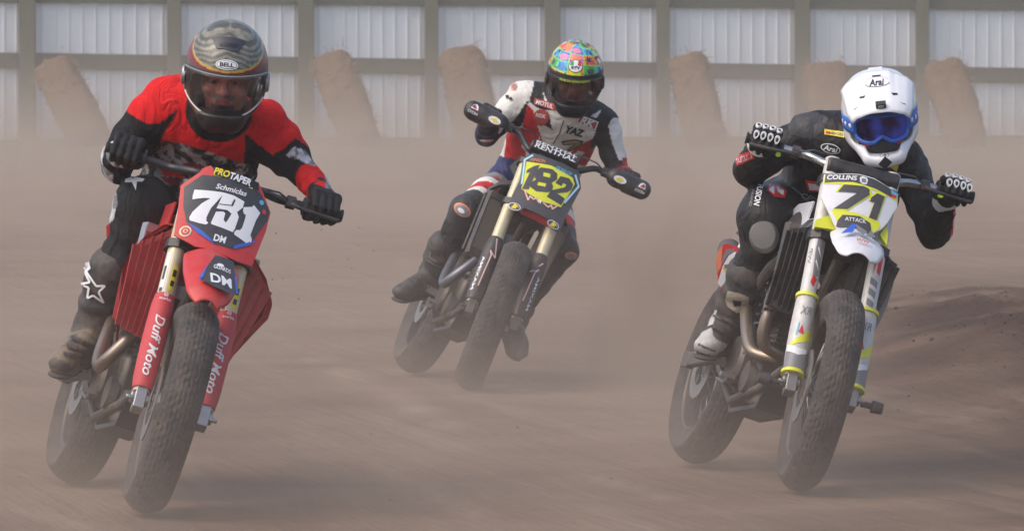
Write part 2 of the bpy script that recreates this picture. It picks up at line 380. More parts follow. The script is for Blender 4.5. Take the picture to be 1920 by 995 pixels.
def ground():
    xs = sorted(set([-400, -200, -100, -50, -25] + [round(-14 + i * .5, 3) for i in range(57)] + [round(-3 + i * .06, 3) for i in range(130)] + [25, 50, 100, 200, 400]))
    ys = [-100, -30, 0, 8, 12] + [round(14 + i * .12, 3) for i in range(220)] + [41, 43, 46] + list(range(50, 126, 3)) + [150, 250, 500, 900]
    mb = MB(); nx = len(xs)
    mb.v = [(x, y, ground_h(x, y)) for y in ys for x in xs]
    mb.f = [(j * nx + i, j * nx + i + 1, (j + 1) * nx + i + 1, (j + 1) * nx + i) for j in range(len(ys) - 1) for i in range(nx - 1)]; mb.m = [0] * len(mb.f)
    o = mb.build('ground', ground_mat(), smooth=180); o['kind'] = 'structure'
    def gp(px, py): q = at(px, py, 20) - CAM; q = CAM + q * (-CH / q[2]); return q[:2]
    lines = [([gp(600, 668), gp(700, 725), gp(830, 792)], .10, 1.), ([gp(690, 770), gp(760, 800), gp(850, 835)], .12, .6), ([gp(1060, 868), gp(1150, 895), gp(1240, 922)], .05, .8), ([gp(1630, 762), gp(1740, 795), gp(1860, 832)], .06, .9),
             ([gp(0, 940), gp(150, 975), gp(300, 1010)], .07, .6), ([gp(860, 735), gp(960, 760), gp(1060, 790)], .06, .5), ([gp(1650, 600), gp(1780, 560), gp(1930, 545)], .07, .6), ([gp(560, 800), gp(700, 860), gp(900, 960)], .05, .5)]
    def scuff(x, y):
        if y > 60 or y < 12: return 0
        v = 0
        for L_, w, k in lines:
            for a_, b_ in zip(L_[:-1], L_[1:]):
                d_ = b_ - a_; t = max(0, min(1, ((x - a_[0]) * d_[0] + (y - a_[1]) * d_[1]) / (d_ @ d_))); dx = x - a_[0] - t * d_[0]; dy = (y - a_[1] - t * d_[1]) * .25
                v = max(v, k * math.exp(-(dx * dx + dy * dy) / w / w))
        return v * max(.15, .7 + .9 * mnoise.noise(Vector((x * 4, y * 1.2, 7))))
    sc_ = o.data.attributes.new('scuff', 'FLOAT', 'POINT'); sc_.data.foreach_set('value', [scuff(x, y) for y in ys for x in xs])
    a = o.data.attributes.new('moist', 'FLOAT', 'POINT')
    a.data.foreach_set('value', [min(1, berm(x, y) * 1.8 * max(0, .75 + .9 * mnoise.noise(Vector((x * 1.7, y * .8, 3))))) for y in ys for x in xs])
ground()

# ------------------------------------------------------------ fence
panel_m = mat('white_ribbed_steel', (.86, .87, .89), .5, dirt=.1, dscale=1.2, vary=.05)
def fence():
    root = empty('fence', (0, 114, 0), 'long white ribbed metal fence with weathered wooden posts and rails behind the track', 'fence')
    def P(px, py, dy=0):
        Y = 110.5 + (px / 1920) * 6.5
        return at(px, py, Y) - V3(0, -dy, 0) - V3(0, 114, 0)
    posts = [-180, 52, 327, 574, 809, 1036, 1243, 1504, 1729, 1950]
    # ribbed cladding: one sheet per bay
    for a, b in zip(posts[:-1], posts[1:]):
        mb = MB(); n = max(6, round((b - a) / 24)); top, bot = -150, 262
        pts = []
        for i in range(n):
            x0 = a + (b - a) * i / n; w = (b - a) / n
            for fx, dz in ((0, 0), (.03, -.03), (.10, -.03), (.13, 0)): pts.append((x0 + w * fx, dz))
        pts.append((b, 0)); vs = []; 
        for x, dz in pts: vs += [P(x, top, .12 + dz), P(x, bot, .12 + dz)]
        mb.add(vs, [(2 * i, 2 * i + 1, 2 * i + 3, 2 * i + 2) for i in range(len(pts) - 1)]); mb.build('cladding_panel', panel_m, root, smooth=20)
    for i, x in enumerate(posts):
        w = 29 if i % 2 == 1 else 25
        mb = MB(); a = P(x, -160); b = P(x, 275); u = .135
        mb.box((a + b) / 2 + V3(0, -.06, 0), (w / 102, .2, a[2] - b[2])); mb.build('post', m_wood, root, bevel=.012)
    def rail(y0, y1, t0, dy):
        for a, b in zip(posts[:-1], posts[1:]):
            mb = MB(); ya = y0 + (y1 - y0) * a / 1920; yb = y0 + (y1 - y0) * b / 1920
            A = P(a + 13, ya, dy); B = P(b - 13, yb, dy); mb.bar(A, B, .05, t0); mb.build('rail', m_wood, root, bevel=.008)
    rail(113, 141, .27, .04); rail(-7, 8, .22, .04)
fence()

# ------------------------------------------------------------ straw bales on end
def straw_mat():
    m = mat('straw', (.19, .12, .065), .95, dirt=.5, bump=1, bscale=40, dscale=5, vary=.35, dirt_col=(.10, .066, .045), crease=.09); return m
def bale(px, py, px2, w, label):
    Y = 107.0; top = at(px, py, Y - .0); bot = at(px2, 274, Y - 1.1); bot[2] = ground_h(bot[0], bot[1]) - .02
    ax = nrm(top - bot); L = np.linalg.norm(top - bot); c = (top + bot) / 2
    rx = nrm(np.cross(ax, (0, 1, 0))); ry = np.cross(ax, rx); Rm = np.c_[rx, ry, ax]
    s = SDF((-.75, -.6, -L / 2 - .3), (.75, .6, L / 2 + .3), .035, .05)
    s.box((0, 0, 0), (w / 2, .3, L / 2), rad=.22); s.rough(.03, 2.2, off=px); s.rough(.02, 8, off=px); s.rough(.02, 20)
    root = empty('straw_bale', bot, label, 'straw bale', 'straw bales stood on end against the fence')
    v, f = s.mesh(); v = v @ Rm.T + (c - bot)
    me = bpy.data.meshes.new('straw_body'); me.from_pydata(v.tolist(), [], f.tolist()); me.materials.append(straw_mat()); finish_mesh(me, 180)
    link(bpy.data.objects.new('straw_body', me), root)
    mb = MB(); r2 = random.Random(int(px))
    for _ in range(520):
        z = r2.uniform(-.5, .5); z = .5 - (r2.random() ** 2) if r2.random() < .6 else z
        q = V3(r2.uniform(-.5, .5) * w, -.3 if r2.random() < .6 else r2.uniform(-.3, .3), z * L)
        if abs(q[1]) < .29: q[0] = w / 2 * r2.choice((-1, 1)) if z < .4 else q[0]; 
        d = nrm(V3(r2.gauss(0, 1), -.4 + r2.gauss(0, .4), r2.gauss(.4, .8))) * r2.uniform(.06, .22)
        a = Rm @ q + (c - bot); b = a + d; side = nrm(np.cross(d, (0, 1, 0))) * .007
        mb.add([a - side, a + side, b], [(0, 1, 2)])
    mb.build('loose_straws', mat('pale_straw', (.3, .2, .115), .9, dirt=.1), root)['kind'] = 'stuff'
for b_ in ((98, 122, 175, .72, 'dusty straw bale leaning on the fence behind the rider in red, leftmost of the row'),
           (618, 106, 682, .70, 'straw bale with a ragged straw top, right of the red-jersey rider and against the fence'),
           (862, 98, 903, .78, 'straw bale with a rounded top just left of the multicoloured helmet'),
           (1286, 112, 1330, .70, 'smooth-topped straw bale between the multicoloured helmet and the black-clad rider'),
           (1545, 128, 1570, .78, 'straw bale mostly hidden behind the black-clad rider and his white helmet'),
           (1768, 122, 1815, .72, 'straw bale right of the white helmet, rightmost of the row')):
    bale(*b_)

# ------------------------------------------------------------ grass line and clods
def grass():
    mb = MB(); r2 = random.Random(5)
    for i in range(5200):
        x = r2.uniform(-12, 13); y = r2.uniform(92, 112.5); z = ground_h(x, y)
        if mnoise.noise(Vector((x * .35, y * .25, 0))) < -.08: continue
        h = r2.uniform(.04, .16); w = .012; dx = r2.gauss(0, .04); a = r2.uniform(0, 3.14)
        c, s_ = math.cos(a) * w, math.sin(a) * w
        mb.add([(x - c, y - s_, z - .01), (x + c, y + s_, z - .01), (x + dx, y + r2.gauss(0, .03), z + h)], [(0, 1, 2)])
    o = mb.build('grass', mat('grass_blades', (.07, .1, .035), .8, dirt=.4, dirt_col=(.16, .14, .08)), smooth=0); o['kind'] = 'stuff'; tag(o, 'short rough grass along the foot of the fence', 'grass')
grass()
def clods():
    r2 = random.Random(11); m = mat('dark_clods', (.07, .045, .034), .95, dirt=.3)
    def lump(mb, c, s_):
        vs = []; fs = []
        ico = [(0, 0, 1), (.9, 0, .4), (.3, .85, .4), (-.7, .5, .4), (-.7, -.5, .4), (.3, -.85, .4), (.7, .5, -.4), (-.3, .85, -.4), (-.9, 0, -.4), (-.3, -.85, -.4), (.7, -.5, -.4), (0, 0, -1)]
        vs = [V3(*c) + V3(*q) * s_ * r2.uniform(.6, 1.2) for q in ico]
        fs = [(0, 1, 2), (0, 2, 3), (0, 3, 4), (0, 4, 5), (0, 5, 1), (1, 6, 2), (2, 7, 3), (3, 8, 4), (4, 9, 5), (5, 10, 1), (6, 7, 2), (7, 8, 3), (8, 9, 4), (9, 10, 5), (10, 6, 1), (11, 7, 6), (11, 8, 7), (11, 9, 8), (11, 10, 9), (11, 6, 10)]
        mb.add(vs, fs)
    mb = MB()
    for i in range(1000):
        if i < 600:
            x = 2.6 + r2.gauss(0, .5); y = 30 + r2.gauss(0, 3.6)
            if y < 19: continue
            s_ = abs(r2.gauss(0, .0045)) + .002
        else: x = r2.uniform(-3, 3.5); y = r2.uniform(17, 40); s_ = abs(r2.gauss(0, .0022)) + .0015
        lump(mb, (x, y, ground_h(x, y) + s_ * .3), s_)
    o = mb.build('loose_dirt', m, smooth=0); o['kind'] = 'stuff'; tag(o, 'scattered dark clods and crumbs of soil on the track', 'dirt')
    mb = MB()
    for px, py in [(517, 437), (602, 431), (673, 427), (671, 459), (615, 465), (652, 486), (659, 502), (626, 512), (530, 522), (511, 524), (1172, 447), (1263, 429), (1264, 441), (560, 560), (642, 545), (700, 470)]:
        lump(mb, at(px, py, 20 + r2.uniform(-.5, 2)), r2.uniform(.0018, .0034))
    o = mb.build('flying_dirt', m, smooth=0); o['kind'] = 'stuff'; tag(o, 'tiny crumbs of dirt thrown up in the air', 'dirt')
clods()

# ------------------------------------------------------------ dust
def volume_box(name, lo, hi, dens, col, graded, label, aniso=.1):
    mb = MB(); lo = np.array(lo, float); hi = np.array(hi, float); mb.box((lo + hi) / 2, hi - lo)
    m = bpy.data.materials.new(name); m.use_nodes = True; t = m.node_tree; N = t.nodes; L = t.links; N.remove(N['Principled BSDF'])
    pv = N.new('ShaderNodeVolumePrincipled'); pv.inputs['Color'].default_value = (*col, 1); pv.inputs['Density'].default_value = dens; pv.inputs['Anisotropy'].default_value = aniso
    L.new(pv.outputs[0], N['Material Output'].inputs['Volume'])
    if graded: graded(t, pv, dens)
    o = mb.build(name, m, smooth=0); o['kind'] = 'stuff'; tag(o, label, 'haze' if name == 'haze' else 'dust'); return o
volume_box('haze', (-450, -110, -1), (450, 950, 4.6), .0013, (.86, .84, .83), None, 'thin even dust haze hanging over the whole track')
def dust_field(h, sc, thr, xf=None):
    def g(t, pv, dens):
        N = t.nodes; L = t.links
        geo = N.new('ShaderNodeNewGeometry'); sep = N.new('ShaderNodeSeparateXYZ'); L.new(geo.outputs['Position'], sep.inputs[0])
        def math_(op, a, b=None, c=None):
            n = N.new('ShaderNodeMath'); n.operation = op
            for i, v in enumerate((a, b, c)):
                if v is None: continue
                if hasattr(v, 'links'): L.new(v, n.inputs[i])
                else: n.inputs[i].default_value = v
            return n.outputs[0]
        ez = math_('POWER', 2.71828, math_('MULTIPLY', math_('MAXIMUM', sep.outputs['Z'], 0.0), -1 / h))
        mp = N.new('ShaderNodeMapping'); mp.inputs['Scale'].default_value = sc; L.new(geo.outputs['Position'], mp.inputs[0])
        n = N.new('ShaderNodeTexNoise'); n.inputs['Scale'].default_value = 1; n.inputs['Detail'].default_value = 2; L.new(mp.outputs[0], n.inputs['Vector'])
        nr = N.new('ShaderNodeMapRange'); nr.inputs[1].default_value = thr[0]; nr.inputs[2].default_value = thr[1]; nr.inputs[3].default_value = thr[2]; nr.inputs[4].default_value = 1; L.new(n.outputs[0], nr.inputs[0])
        d_ = math_('MULTIPLY', math_('MULTIPLY', ez, nr.outputs[0]), dens)
        if xf:          # the air clears towards the inside of the turn
            xr = N.new('ShaderNodeMapRange'); xr.interpolation_type = 'SMOOTHSTEP'; xr.inputs[1].default_value = xf[0]; xr.inputs[2].default_value = xf[1]; xr.inputs[3].default_value = 1; xr.inputs[4].default_value = xf[2]; L.new(sep.outputs['X'], xr.inputs[0]); d_ = math_('MULTIPLY', d_, xr.outputs[0])
        L.new(d_, pv.inputs['Density'])
    return g
DC = (.70, .572, .462)
def plume(lo, hi, dens, seed, label):
    """uneven billow of thrown-up dust: denser towards the middle of its own box, broken up by noise"""
    lo = np.array(lo, float); hi = np.array(hi, float); c = (lo + hi) / 2; c[2] = lo[2]; hs = (hi - lo) / 2; hs[2] = hi[2] - lo[2]
    def g(t, pv, dens):
        N = t.nodes; L = t.links; geo = N.new('ShaderNodeNewGeometry')
        mp = N.new('ShaderNodeMapping'); mp.vector_type = 'TEXTURE'; mp.inputs['Location'].default_value = c; mp.inputs['Scale'].default_value = hs; L.new(geo.outputs['Position'], mp.inputs[0])
        ln = N.new('ShaderNodeVectorMath'); ln.operation = 'LENGTH'; L.new(mp.outputs[0], ln.inputs[0])
        n = N.new('ShaderNodeTexNoise'); n.inputs['Scale'].default_value = 2.1; n.inputs['Detail'].default_value = 3; ad = N.new('ShaderNodeVectorMath'); ad.inputs[1].default_value = (seed, seed, 0); L.new(mp.outputs[0], ad.inputs[0]); L.new(ad.outputs[0], n.inputs['Vector'])
        m1 = N.new('ShaderNodeMath'); m1.operation = 'MULTIPLY_ADD'; m1.inputs[1].default_value = -1.15; m1.inputs[2].default_value = 1.42; L.new(n.outputs[0], m1.inputs[0])
        m2 = N.new('ShaderNodeMath'); m2.operation = 'ADD'; L.new(m1.outputs[0], m2.inputs[0]); L.new(ln.outputs['Value'], m2.inputs[1])
        r = N.new('ShaderNodeMapRange'); r.interpolation_type = 'SMOOTHSTEP'; r.inputs[1].default_value = .35; r.inputs[2].default_value = 1.55; r.inputs[3].default_value = dens; r.inputs[4].default_value = 0; L.new(m2.outputs[0], r.inputs[0]); L.new(r.outputs[0], pv.inputs['Density'])
    volume_box('dust_plume', lo, hi, dens, (.52, .395, .29), g, label)
plume((-.05, 24.6, -.08), (1.45, 33.0, 1.3), 1.5, 2, 'brown dust plume thrown up between the dark motorcycle and the white one')
plume((-2.7, 20.4, -.07), (-1.15, 24.5, .75), 1.0, 5, 'low dust plume behind the rear wheel of the red motorcycle')
plume((-1.2, 29.2, -.06), (.3, 35, .9), .32, 9, 'dust plume trailing behind the dark motorcycle')
volume_box('track_dust', (-14, 36, -.15), (15, 109, 3.0), .105, DC, dust_field(.55, (.42, .12, .6), (.34, .62, .22)), 'brown dust cloud hanging low over the track behind the riders')
volume_box('wheel_dust', (-5, 15, -.1), (6, 36.5, 1.2), .30, DC, dust_field(.23, (.9, .6, .9), (.35, .65, .25), (.75, 1.9, .12)), 'dust kicked up around the spinning wheels')

# ============================================================ motorcycles
WR = .345; RK = R_(26); SD = V3(-math.sin(RK), 0, math.cos(RK)); FN = V3(math.cos(RK), 0, math.sin(RK)); LY = V3(0, 1, 0)
AXL = V3(0, 0, WR); SAX = AXL - FN * .03; REAR = V3(-1.45, 0, WR)
def fork_pt(s, y, f=0.): return AXL + SD * s + LY * y + FN * f

m_blue_pipe = mat('blued_grey_pipe', (.17, .18, .21), .35, .6, dirt=.3); Bk_ref = [None]
class Bike:
    def __init__(s, q, name, label):
        x, y, psi, phi, st = q; psi, phi, st = map(R_, (psi, phi, st)); s.q = q
        f = V3(math.sin(psi), -math.cos(psi), 0); l = V3(math.cos(psi), math.sin(psi), 0)
        s.A = np.c_[f, l, V3(0, 0, 1)] @ rotm((1, 0, 0), -phi); s.o = V3(x, y, .07) - s.A @ V3(0, 0, .07)
        s.y0 = y; s.SR = rotm(SD, st); s.root = empty(name, s.o, label, 'motorcycle', None, None, s.A)
    def st(s, p): return SAX + s.SR @ (p - SAX)          # turned with the fork
    def w(s, p): return s.A @ np.asarray(p, float) + s.o
    def loc(s, P): return s.A.T @ (np.asarray(P, float) - s.o)
    def on_plane(s, px, py, o, n):                       # where the sight line meets a plane given in bike space
        o = s.w(o); n = s.A @ n; d = at(px, py, 20) - CAM; t = ((o - CAM) @ n) / (d @ n); return s.loc(CAM + d * t)

def tyre_mesh(mb, c, ax, R, w, seed, nseg=300, lug=.0038, skew=1.0):
    """flat-track tyre: crowned tread cut into rows of blocks, with a rolled sidewall"""
    prof = []; r0 = .238; hw = w / 2
    nt_ = 37
    prof.append((-.046, r0 - .004, 0)); prof.append((-.052, r0 + .012, 0)); prof.append((-hw * .86, r0 + .035, 0)); prof.append((-hw * .99, R - .052, 0)); prof.append((-hw * 1.0, R - .038, 0))
    for i in range(nt_):
        a = -1 + 2 * i / (nt_ - 1); prof.append((a * hw * .97, R - .034 * abs(a) ** 2.3, 1))
    prof += [(-p[0], p[1], 0) for p in prof[4::-1]]
    u = nrm(np.cross(ax, (0, 0, 1))); v = np.cross(ax, u); k = len(prof); vs = []; rows = 9
    for j in range(nseg):
        a = 2 * math.pi * j / nseg; d = math.cos(a) * u + math.sin(a) * v; arc = j * 2 * math.pi * R / nseg
        for (o, r, t) in prof:
            if t:
                row = (o / hw * .5 + .5) * rows; ri = int(row); fr = row - ri; L = .034 if 1 <= ri <= rows - 2 else .026
                ph = (arc / (2 * math.pi * R) * round(2 * math.pi * R / L) + (ri % 2) * .5 + (fr - .5) * .25 * skew) % 1
                e_ = fr < .12 or fr > .88; g = 1 if (ph < .19 or (e_ and ph < .6)) else (.35 if e_ else 0)
                r -= lug * g
                r += .0008 * math.sin(j * 1.7 + ri * 2)
            vs.append(c + ax * o + d * r)
    fs = [(j * k + i, ((j + 1) % nseg) * k + i, ((j + 1) % nseg) * k + i + 1, j * k + i + 1) for j in range(nseg) for i in range(k - 1)]
    mb.add(vs, fs)

def wheel(B, front, rimm, w, disc_side=None):
    c = AXL if front else REAR; T = (lambda p: B.st(p)) if front else None; ax = LY
    h = MB(T); h.disc(c, ax, [(-.055, .018), (-.055, .03), (-.045, .045), (-.04, .03), (.04, .03), (.045, .045), (.055, .03), (.055, .018)], 28)
    r2 = random.Random(3)
    for i in range(32):
        a = 2 * math.pi * i / 32; sgn = 1 if i % 2 else -1; b = a + (.35 if (i // 2) % 2 else -.35)
        e = lambda an, r, o: c + ax * o + r * V3(math.cos(an), 0, math.sin(an))
        h.tube([e(b, .042, sgn * .042), e(a, .232, sgn * .006)], .0022, 5)
    wh = h.build('wheel', m_steel, B.root); wh.name = 'front_wheel' if front else 'rear_wheel'
    t = MB(T); tyre_mesh(t, c, ax, WR, w, 1); t.build('tyre', m_rubber, wh, smooth=60)
    r = MB(T); r.disc(c, ax, [(-.047, .243), (-.05, .236), (-.044, .228), (-.02, .222), (.02, .222), (.044, .228), (.05, .236), (.047, .243), (-.047, .243)], 64, cap=False); r.build('rim', rimm, wh)
    if disc_side is not None:
        d = MB(T); o = disc_side * .062; d.disc(c, ax, [(o - .002, .075), (o - .002, .125), (o + .002, .125), (o + .002, .075), (o - .002, .075)], 48, cap=False)
        for i in range(6):
            a = i * math.pi / 3; d.bar(c + ax * o + .04 * V3(math.cos(a), 0, math.sin(a)), c + ax * o + .08 * V3(math.cos(a + .3), 0, math.sin(a + .3)), .004, .012)
        d.build('brake_disc', m_steel, wh)
    if not front:
        d = MB(); n = 48; o = .07; prof = []
        for i in range(n * 2): prof.append(((.112 if i % 2 else .104) * math.cos(math.pi * i / n), (.112 if i % 2 else .104) * math.sin(math.pi * i / n)))
        d.prism(prof, (c + LY * o, V3(1, 0, 0), V3(0, 0, 1), LY), -.003, .003); d.build('sprocket', m_alud, wh)
    return wh

def bike_frame(B, frame_m, plastic, side_m, tank_m, seat_m, engine_side_m, header, radiator_wide=False):
    r = B.root
    # frame
    f = MB(); hd = V3(-.335, 0, .93); hd2 = V3(-.30, 0, .83)
    f.tube([V3(-.375, 0, .985), V3(-.285, 0, .80)], .032, 16)
    f.tube([hd2, V3(-.42, 0, .60), V3(-.50, 0, .42)], .02, 10)
    for y in (-1, 1):
        f.tube([hd, V3(-.5, y * .07, .86), V3(-.75, y * .11, .72), V3(-.93, y * .12, .55), V3(-.97, y * .12, .36)], .02, 10)
        f.tube([V3(-.50, 0, .42), V3(-.56, y * .07, .30), V3(-.8, y * .09, .24), V3(-.97, y * .12, .34)], .015, 10)
        f.tube([V3(-.80, y * .09, .76), V3(-1.15, y * .09, .84), V3(-1.5, y * .07, .88)], .012, 8)
        f.tube([V3(-.95, y * .11, .5), V3(-1.3, y * .085, .78), V3(-1.45, y * .07, .86)], .011, 8)
    f.build('frame', frame_m, r)
    sw = MB()
    for y in (-1, 1):
        sw.bar(V3(-.95, y * .1, .40), V3(-1.46, y * .115, WR), .03, .055)
        sw.box(V3(-1.455, y * .118, WR), (.09, .03, .06))
    sw.box((-1.0, 0, .4), (.05, .2, .05)); sw.build('swingarm', m_alud, r, bevel=.006)
    ch = MB(); ch.tube([V3(-.93, .07, .42), V3(-1.45, .07, WR + .11)], .008, 6); ch.tube([V3(-.93, .07, .36), V3(-1.45, .07, WR - .11)], .008, 6); ch.build('chain', m_alud, r)
    sh = MB(); sh.tube([V3(-.98, 0, .5), V3(-1.08, 0, .76)], .03, 14)
    pts = []; 
    for i in range(70):
        t = i / 69; a = t * 2 * math.pi * 7; p = V3(-.98, 0, .5) + t * V3(-.09, 0, .24); pts.append(p + .042 * V3(math.cos(a), math.sin(a), 0))
    sh.tube(pts, .006, 6); sh.build('rear_shock', m_steel, r)
    # engine
    e = MB(); 
    e.box((-.78, 0, .37), (.34, .17, .2)); e.box((-.66, 0, .30), (.2, .13, .12))
    e.build('engine', m_alud, r, bevel=.02)
    cy = MB()
    for i in range(9): cy.box((-.64 - .004 * i, 0, .47 + .017 * i), (.13, .13, .006))
    cy.box((-.655, 0, .545), (.11, .11, .17)); cy.box((-.68, 0, .655), (.15, .15, .07)); cy.build('cylinder', m_alud, r, bevel=.004)
    for y, nm in ((-1, 'clutch_cover'), (1, 'ignition_cover')):
        c_ = MB(); c_.disc(V3(-.79, y * .08, .38), V3(0, y, 0), [(0, .095), (.035, .093), (.05, .08), (.055, .05), (.05, .02), (.052, .0)], 30)
        for k in range(6):
            a = k * math.pi / 3 + .3; c_.disc(V3(-.79 + .083 * math.cos(a), y * .11, .38 + .083 * math.sin(a)), V3(0, y, 0), [(0, .008), (.012, .008), (.012, 0)], 8)
        c_.disc(V3(-.66, y * .075, .33), V3(0, y, 0), [(0, .06), (.03, .055), (.036, .0)], 24)
        c_.build(nm, engine_side_m, r)
    # header pipe loops out in front of the engine on the rider's right, then back to the silencer
    h = MB(); n = len(header); P = [V3(*p) for p in header]; sm = []
    for i in range(n - 1):
        p0, p1, p2, p3 = P[max(0, i - 1)], P[i], P[i + 1], P[min(n - 1, i + 2)]
        for t in np.linspace(0, 1, 8, endpoint=False): sm.append(.5 * (2 * p1 + (p2 - p0) * t + (2 * p0 - 5 * p1 + 4 * p2 - p3) * t * t + (3 * p1 - p0 - 3 * p2 + p3) * t ** 3))
    sm.append(P[-1]); h.tube(sm, .021, 16, cap=False); h.build('exhaust_pipe', m_blue_pipe if B is Bk_ref[0] else m_pipe, r)
    s_ = MB(); s_.tube([V3(-1.02, -.10, .64), V3(-1.08, -.10, .66), V3(-1.42, -.11, .76), V3(-1.46, -.11, .77)], [.022, .042, .042, .03], 18); s_.build('silencer', m_alud, r)
    # bash plate
    b = MB(); b.prism([(-.50, .32), (-.56, .235), (-.9, .2), (-.98, .27), (-.9, .215), (-.56, .25)], (V3(0, 0, 0), V3(1, 0, 0), V3(0, 0, 1), LY), -.06, .06); b.build('bash_plate', m_blackc, r)
    # tank and seat
    s = SDF((-1.0, -.2, .68), (-.32, .2, 1.05), .012, .06); s.ell((-.60, 0, .86), (.24, .125, .12)); s.ell((-.75, 0, .83), (.16, .10, .09)); s.build('fuel_tank', tank_m, r)
    s = SDF((-1.75, -.2, .72), (-.6, .2, 1.1), .014, .04); s.box((-1.13, 0, .90), (.46, .075, .045), rad=.04); s.box((-.82, 0, .90), (.16, .06, .045), rotm((0, 1, 0), .25), rad=.035); s.build('seat', seat_m, r)
    # tail fender
    tf = MB()
    def tail(u, v):
        x = -1.15 - .48 * v; w = (.09 - .02 * v) * (1 - .4 * max(0, v - .85) / .15); a = (u - .5) * 2
        return V3(x, a * w, 0.83 + .06 * v - .05 * abs(a) ** 2.5)
    tf.grid(tail, 13, 16); tf.build('rear_fender', plastic, r, solid=.005)
    # side panels
    for y in (-1, 1):
        sp = MB(); sp.prism([(-.98, .84), (-.93, .66), (-1.06, .56), (-1.22, .66), (-1.30, .78), (-1.2, .83)], (V3(0, y * .105, 0), V3(1, 0, 0), V3(0, 0, 1), V3(0, y, 0)), 0, .008)
        sp.build('side_panel', side_m, r, bevel=.003)
    # pegs, pedals
    for y in (-1, 1):
        p = MB(); p.box((-.87, y * .185, .355), (.05, .11, .02)); 
        for k in range(5): 
            for dx in (-.022, .022): p.box((-.87 + dx, y * (.145 + .02 * k), .37), (.005, .012, .012))
        p.tube([V3(-.88, y * .1, .37), V3(-.87, y * .14, .355)], .015, 8); p.build('footpeg', m_steel, r)
    p = MB(); p.tube([V3(-.92, -.13, .30), V3(-.75, -.145, .29), V3(-.68, -.15, .31)], .007, 8); p.box((-.67, -.16, .315), (.03, .05, .014)); p.build('brake_pedal', m_steel, r)
    p = MB(); p.tube([V3(-.88, .115, .36), V3(-.72, .13, .36)], .006, 8); p.tube([V3(-.72, .13, .36), V3(-.72, .165, .36)], .008, 8); p.build('shift_lever', m_steel, r)

def radiators(B, zb, zt, xo, w=.13, dark=m_rad, tank=m_alu, y0=.165):
    for y in (-1, 1):
        m = MB(); R1 = rotm((0, 0, 1), -y * .28) @ rotm((0, 1, 0), -.18); c = V3(xo - .03, y * y0, (zb + zt) / 2)
        m.box(c, (.026, w, zt - zb - .03), 0, R1)
        for k in range(22): m.box(c + R1 @ V3(.014, 0, (k - 10.5) / 21 * (zt - zb - .05)), (.003, w - .006, .004), 0, R1)
        for sg in (-1, 1): m.box(c + R1 @ V3(0, 0, sg * ((zt - zb) / 2 - .005)), (.04, w + .006, .03), 1, R1); m.box(c + R1 @ V3(0, sg * (w / 2 + .002), 0), (.034, .006, zt - zb), 1, R1)
        m.build('radiator', [dark, tank], B.root)

def fork(B, tube_m, guard_m, lug_m, guard_top, band=None, deco=None, guard_r=.036, tube_r=.0275, clamp_m=None):
    for y in (-1, 1):
        yy = y * .105
        t = MB(B.st); t.tube([fork_pt(.02, yy), fork_pt(.77 if tube_m is m_gold else .86, yy)], tube_r, 24); leg = t.build('fork_leg', [tube_m], B.root)
        g = MB(B.st)
        ss = np.linspace(.03, guard_top, 10); rr = [guard_r * (.93 + .1 * math.sin(math.pi * min(1, (s_ - .03) / (guard_top - .03)))) for s_ in ss]; rr[0] *= .9; rr[-1] = tube_r + .004
        g.tube([fork_pt(s_, yy, .004) for s_ in ss], rr, 24, 0)
        if band:
            for s0 in band:
                g.tube([fork_pt(s0, yy, .004), fork_pt(s0 + .012, yy, .004)], guard_r + .003, 24, 1)
        gm = [guard_m] + ([m_yel] if band else [])
        gd = g.build('fork_guard', gm, leg)
        lg = MB(B.st); lg.box(fork_pt(-.005, yy), (.055, .036, .075), 0, np.c_[FN, LY, SD]); lg.tube([fork_pt(0, yy - .03), fork_pt(0, yy + .03)], .021, 16)
        lg.tube([fork_pt(-.012, yy + y * .02, .02), fork_pt(-.012, yy + y * .045, .02)], .008, 8)
        lg.build('axle_lug', lug_m, leg, bevel=.006)
        if deco: deco(y, leg, gd)
    c = MB(B.st)
    for s0, f0, th in ((.555, .0, .03), (.775, .0, .026)):
        c.prism([(-.145, -.02), (-.14, .02), (-.105, .038), (-.06, .03), (0, .0), (.06, .03), (.105, .038), (.14, .02), (.145, -.02), (.09, -.05), (-.09, -.05)], (fork_pt(s0, 0), LY, FN, SD), -th / 2, th / 2)
    c.tube([fork_pt(.54, 0, -.03), fork_pt(.80, 0, -.03)], .026, 16)
    c.build('triple_clamp', clamp_m or m_blackc, B.root, bevel=.005)

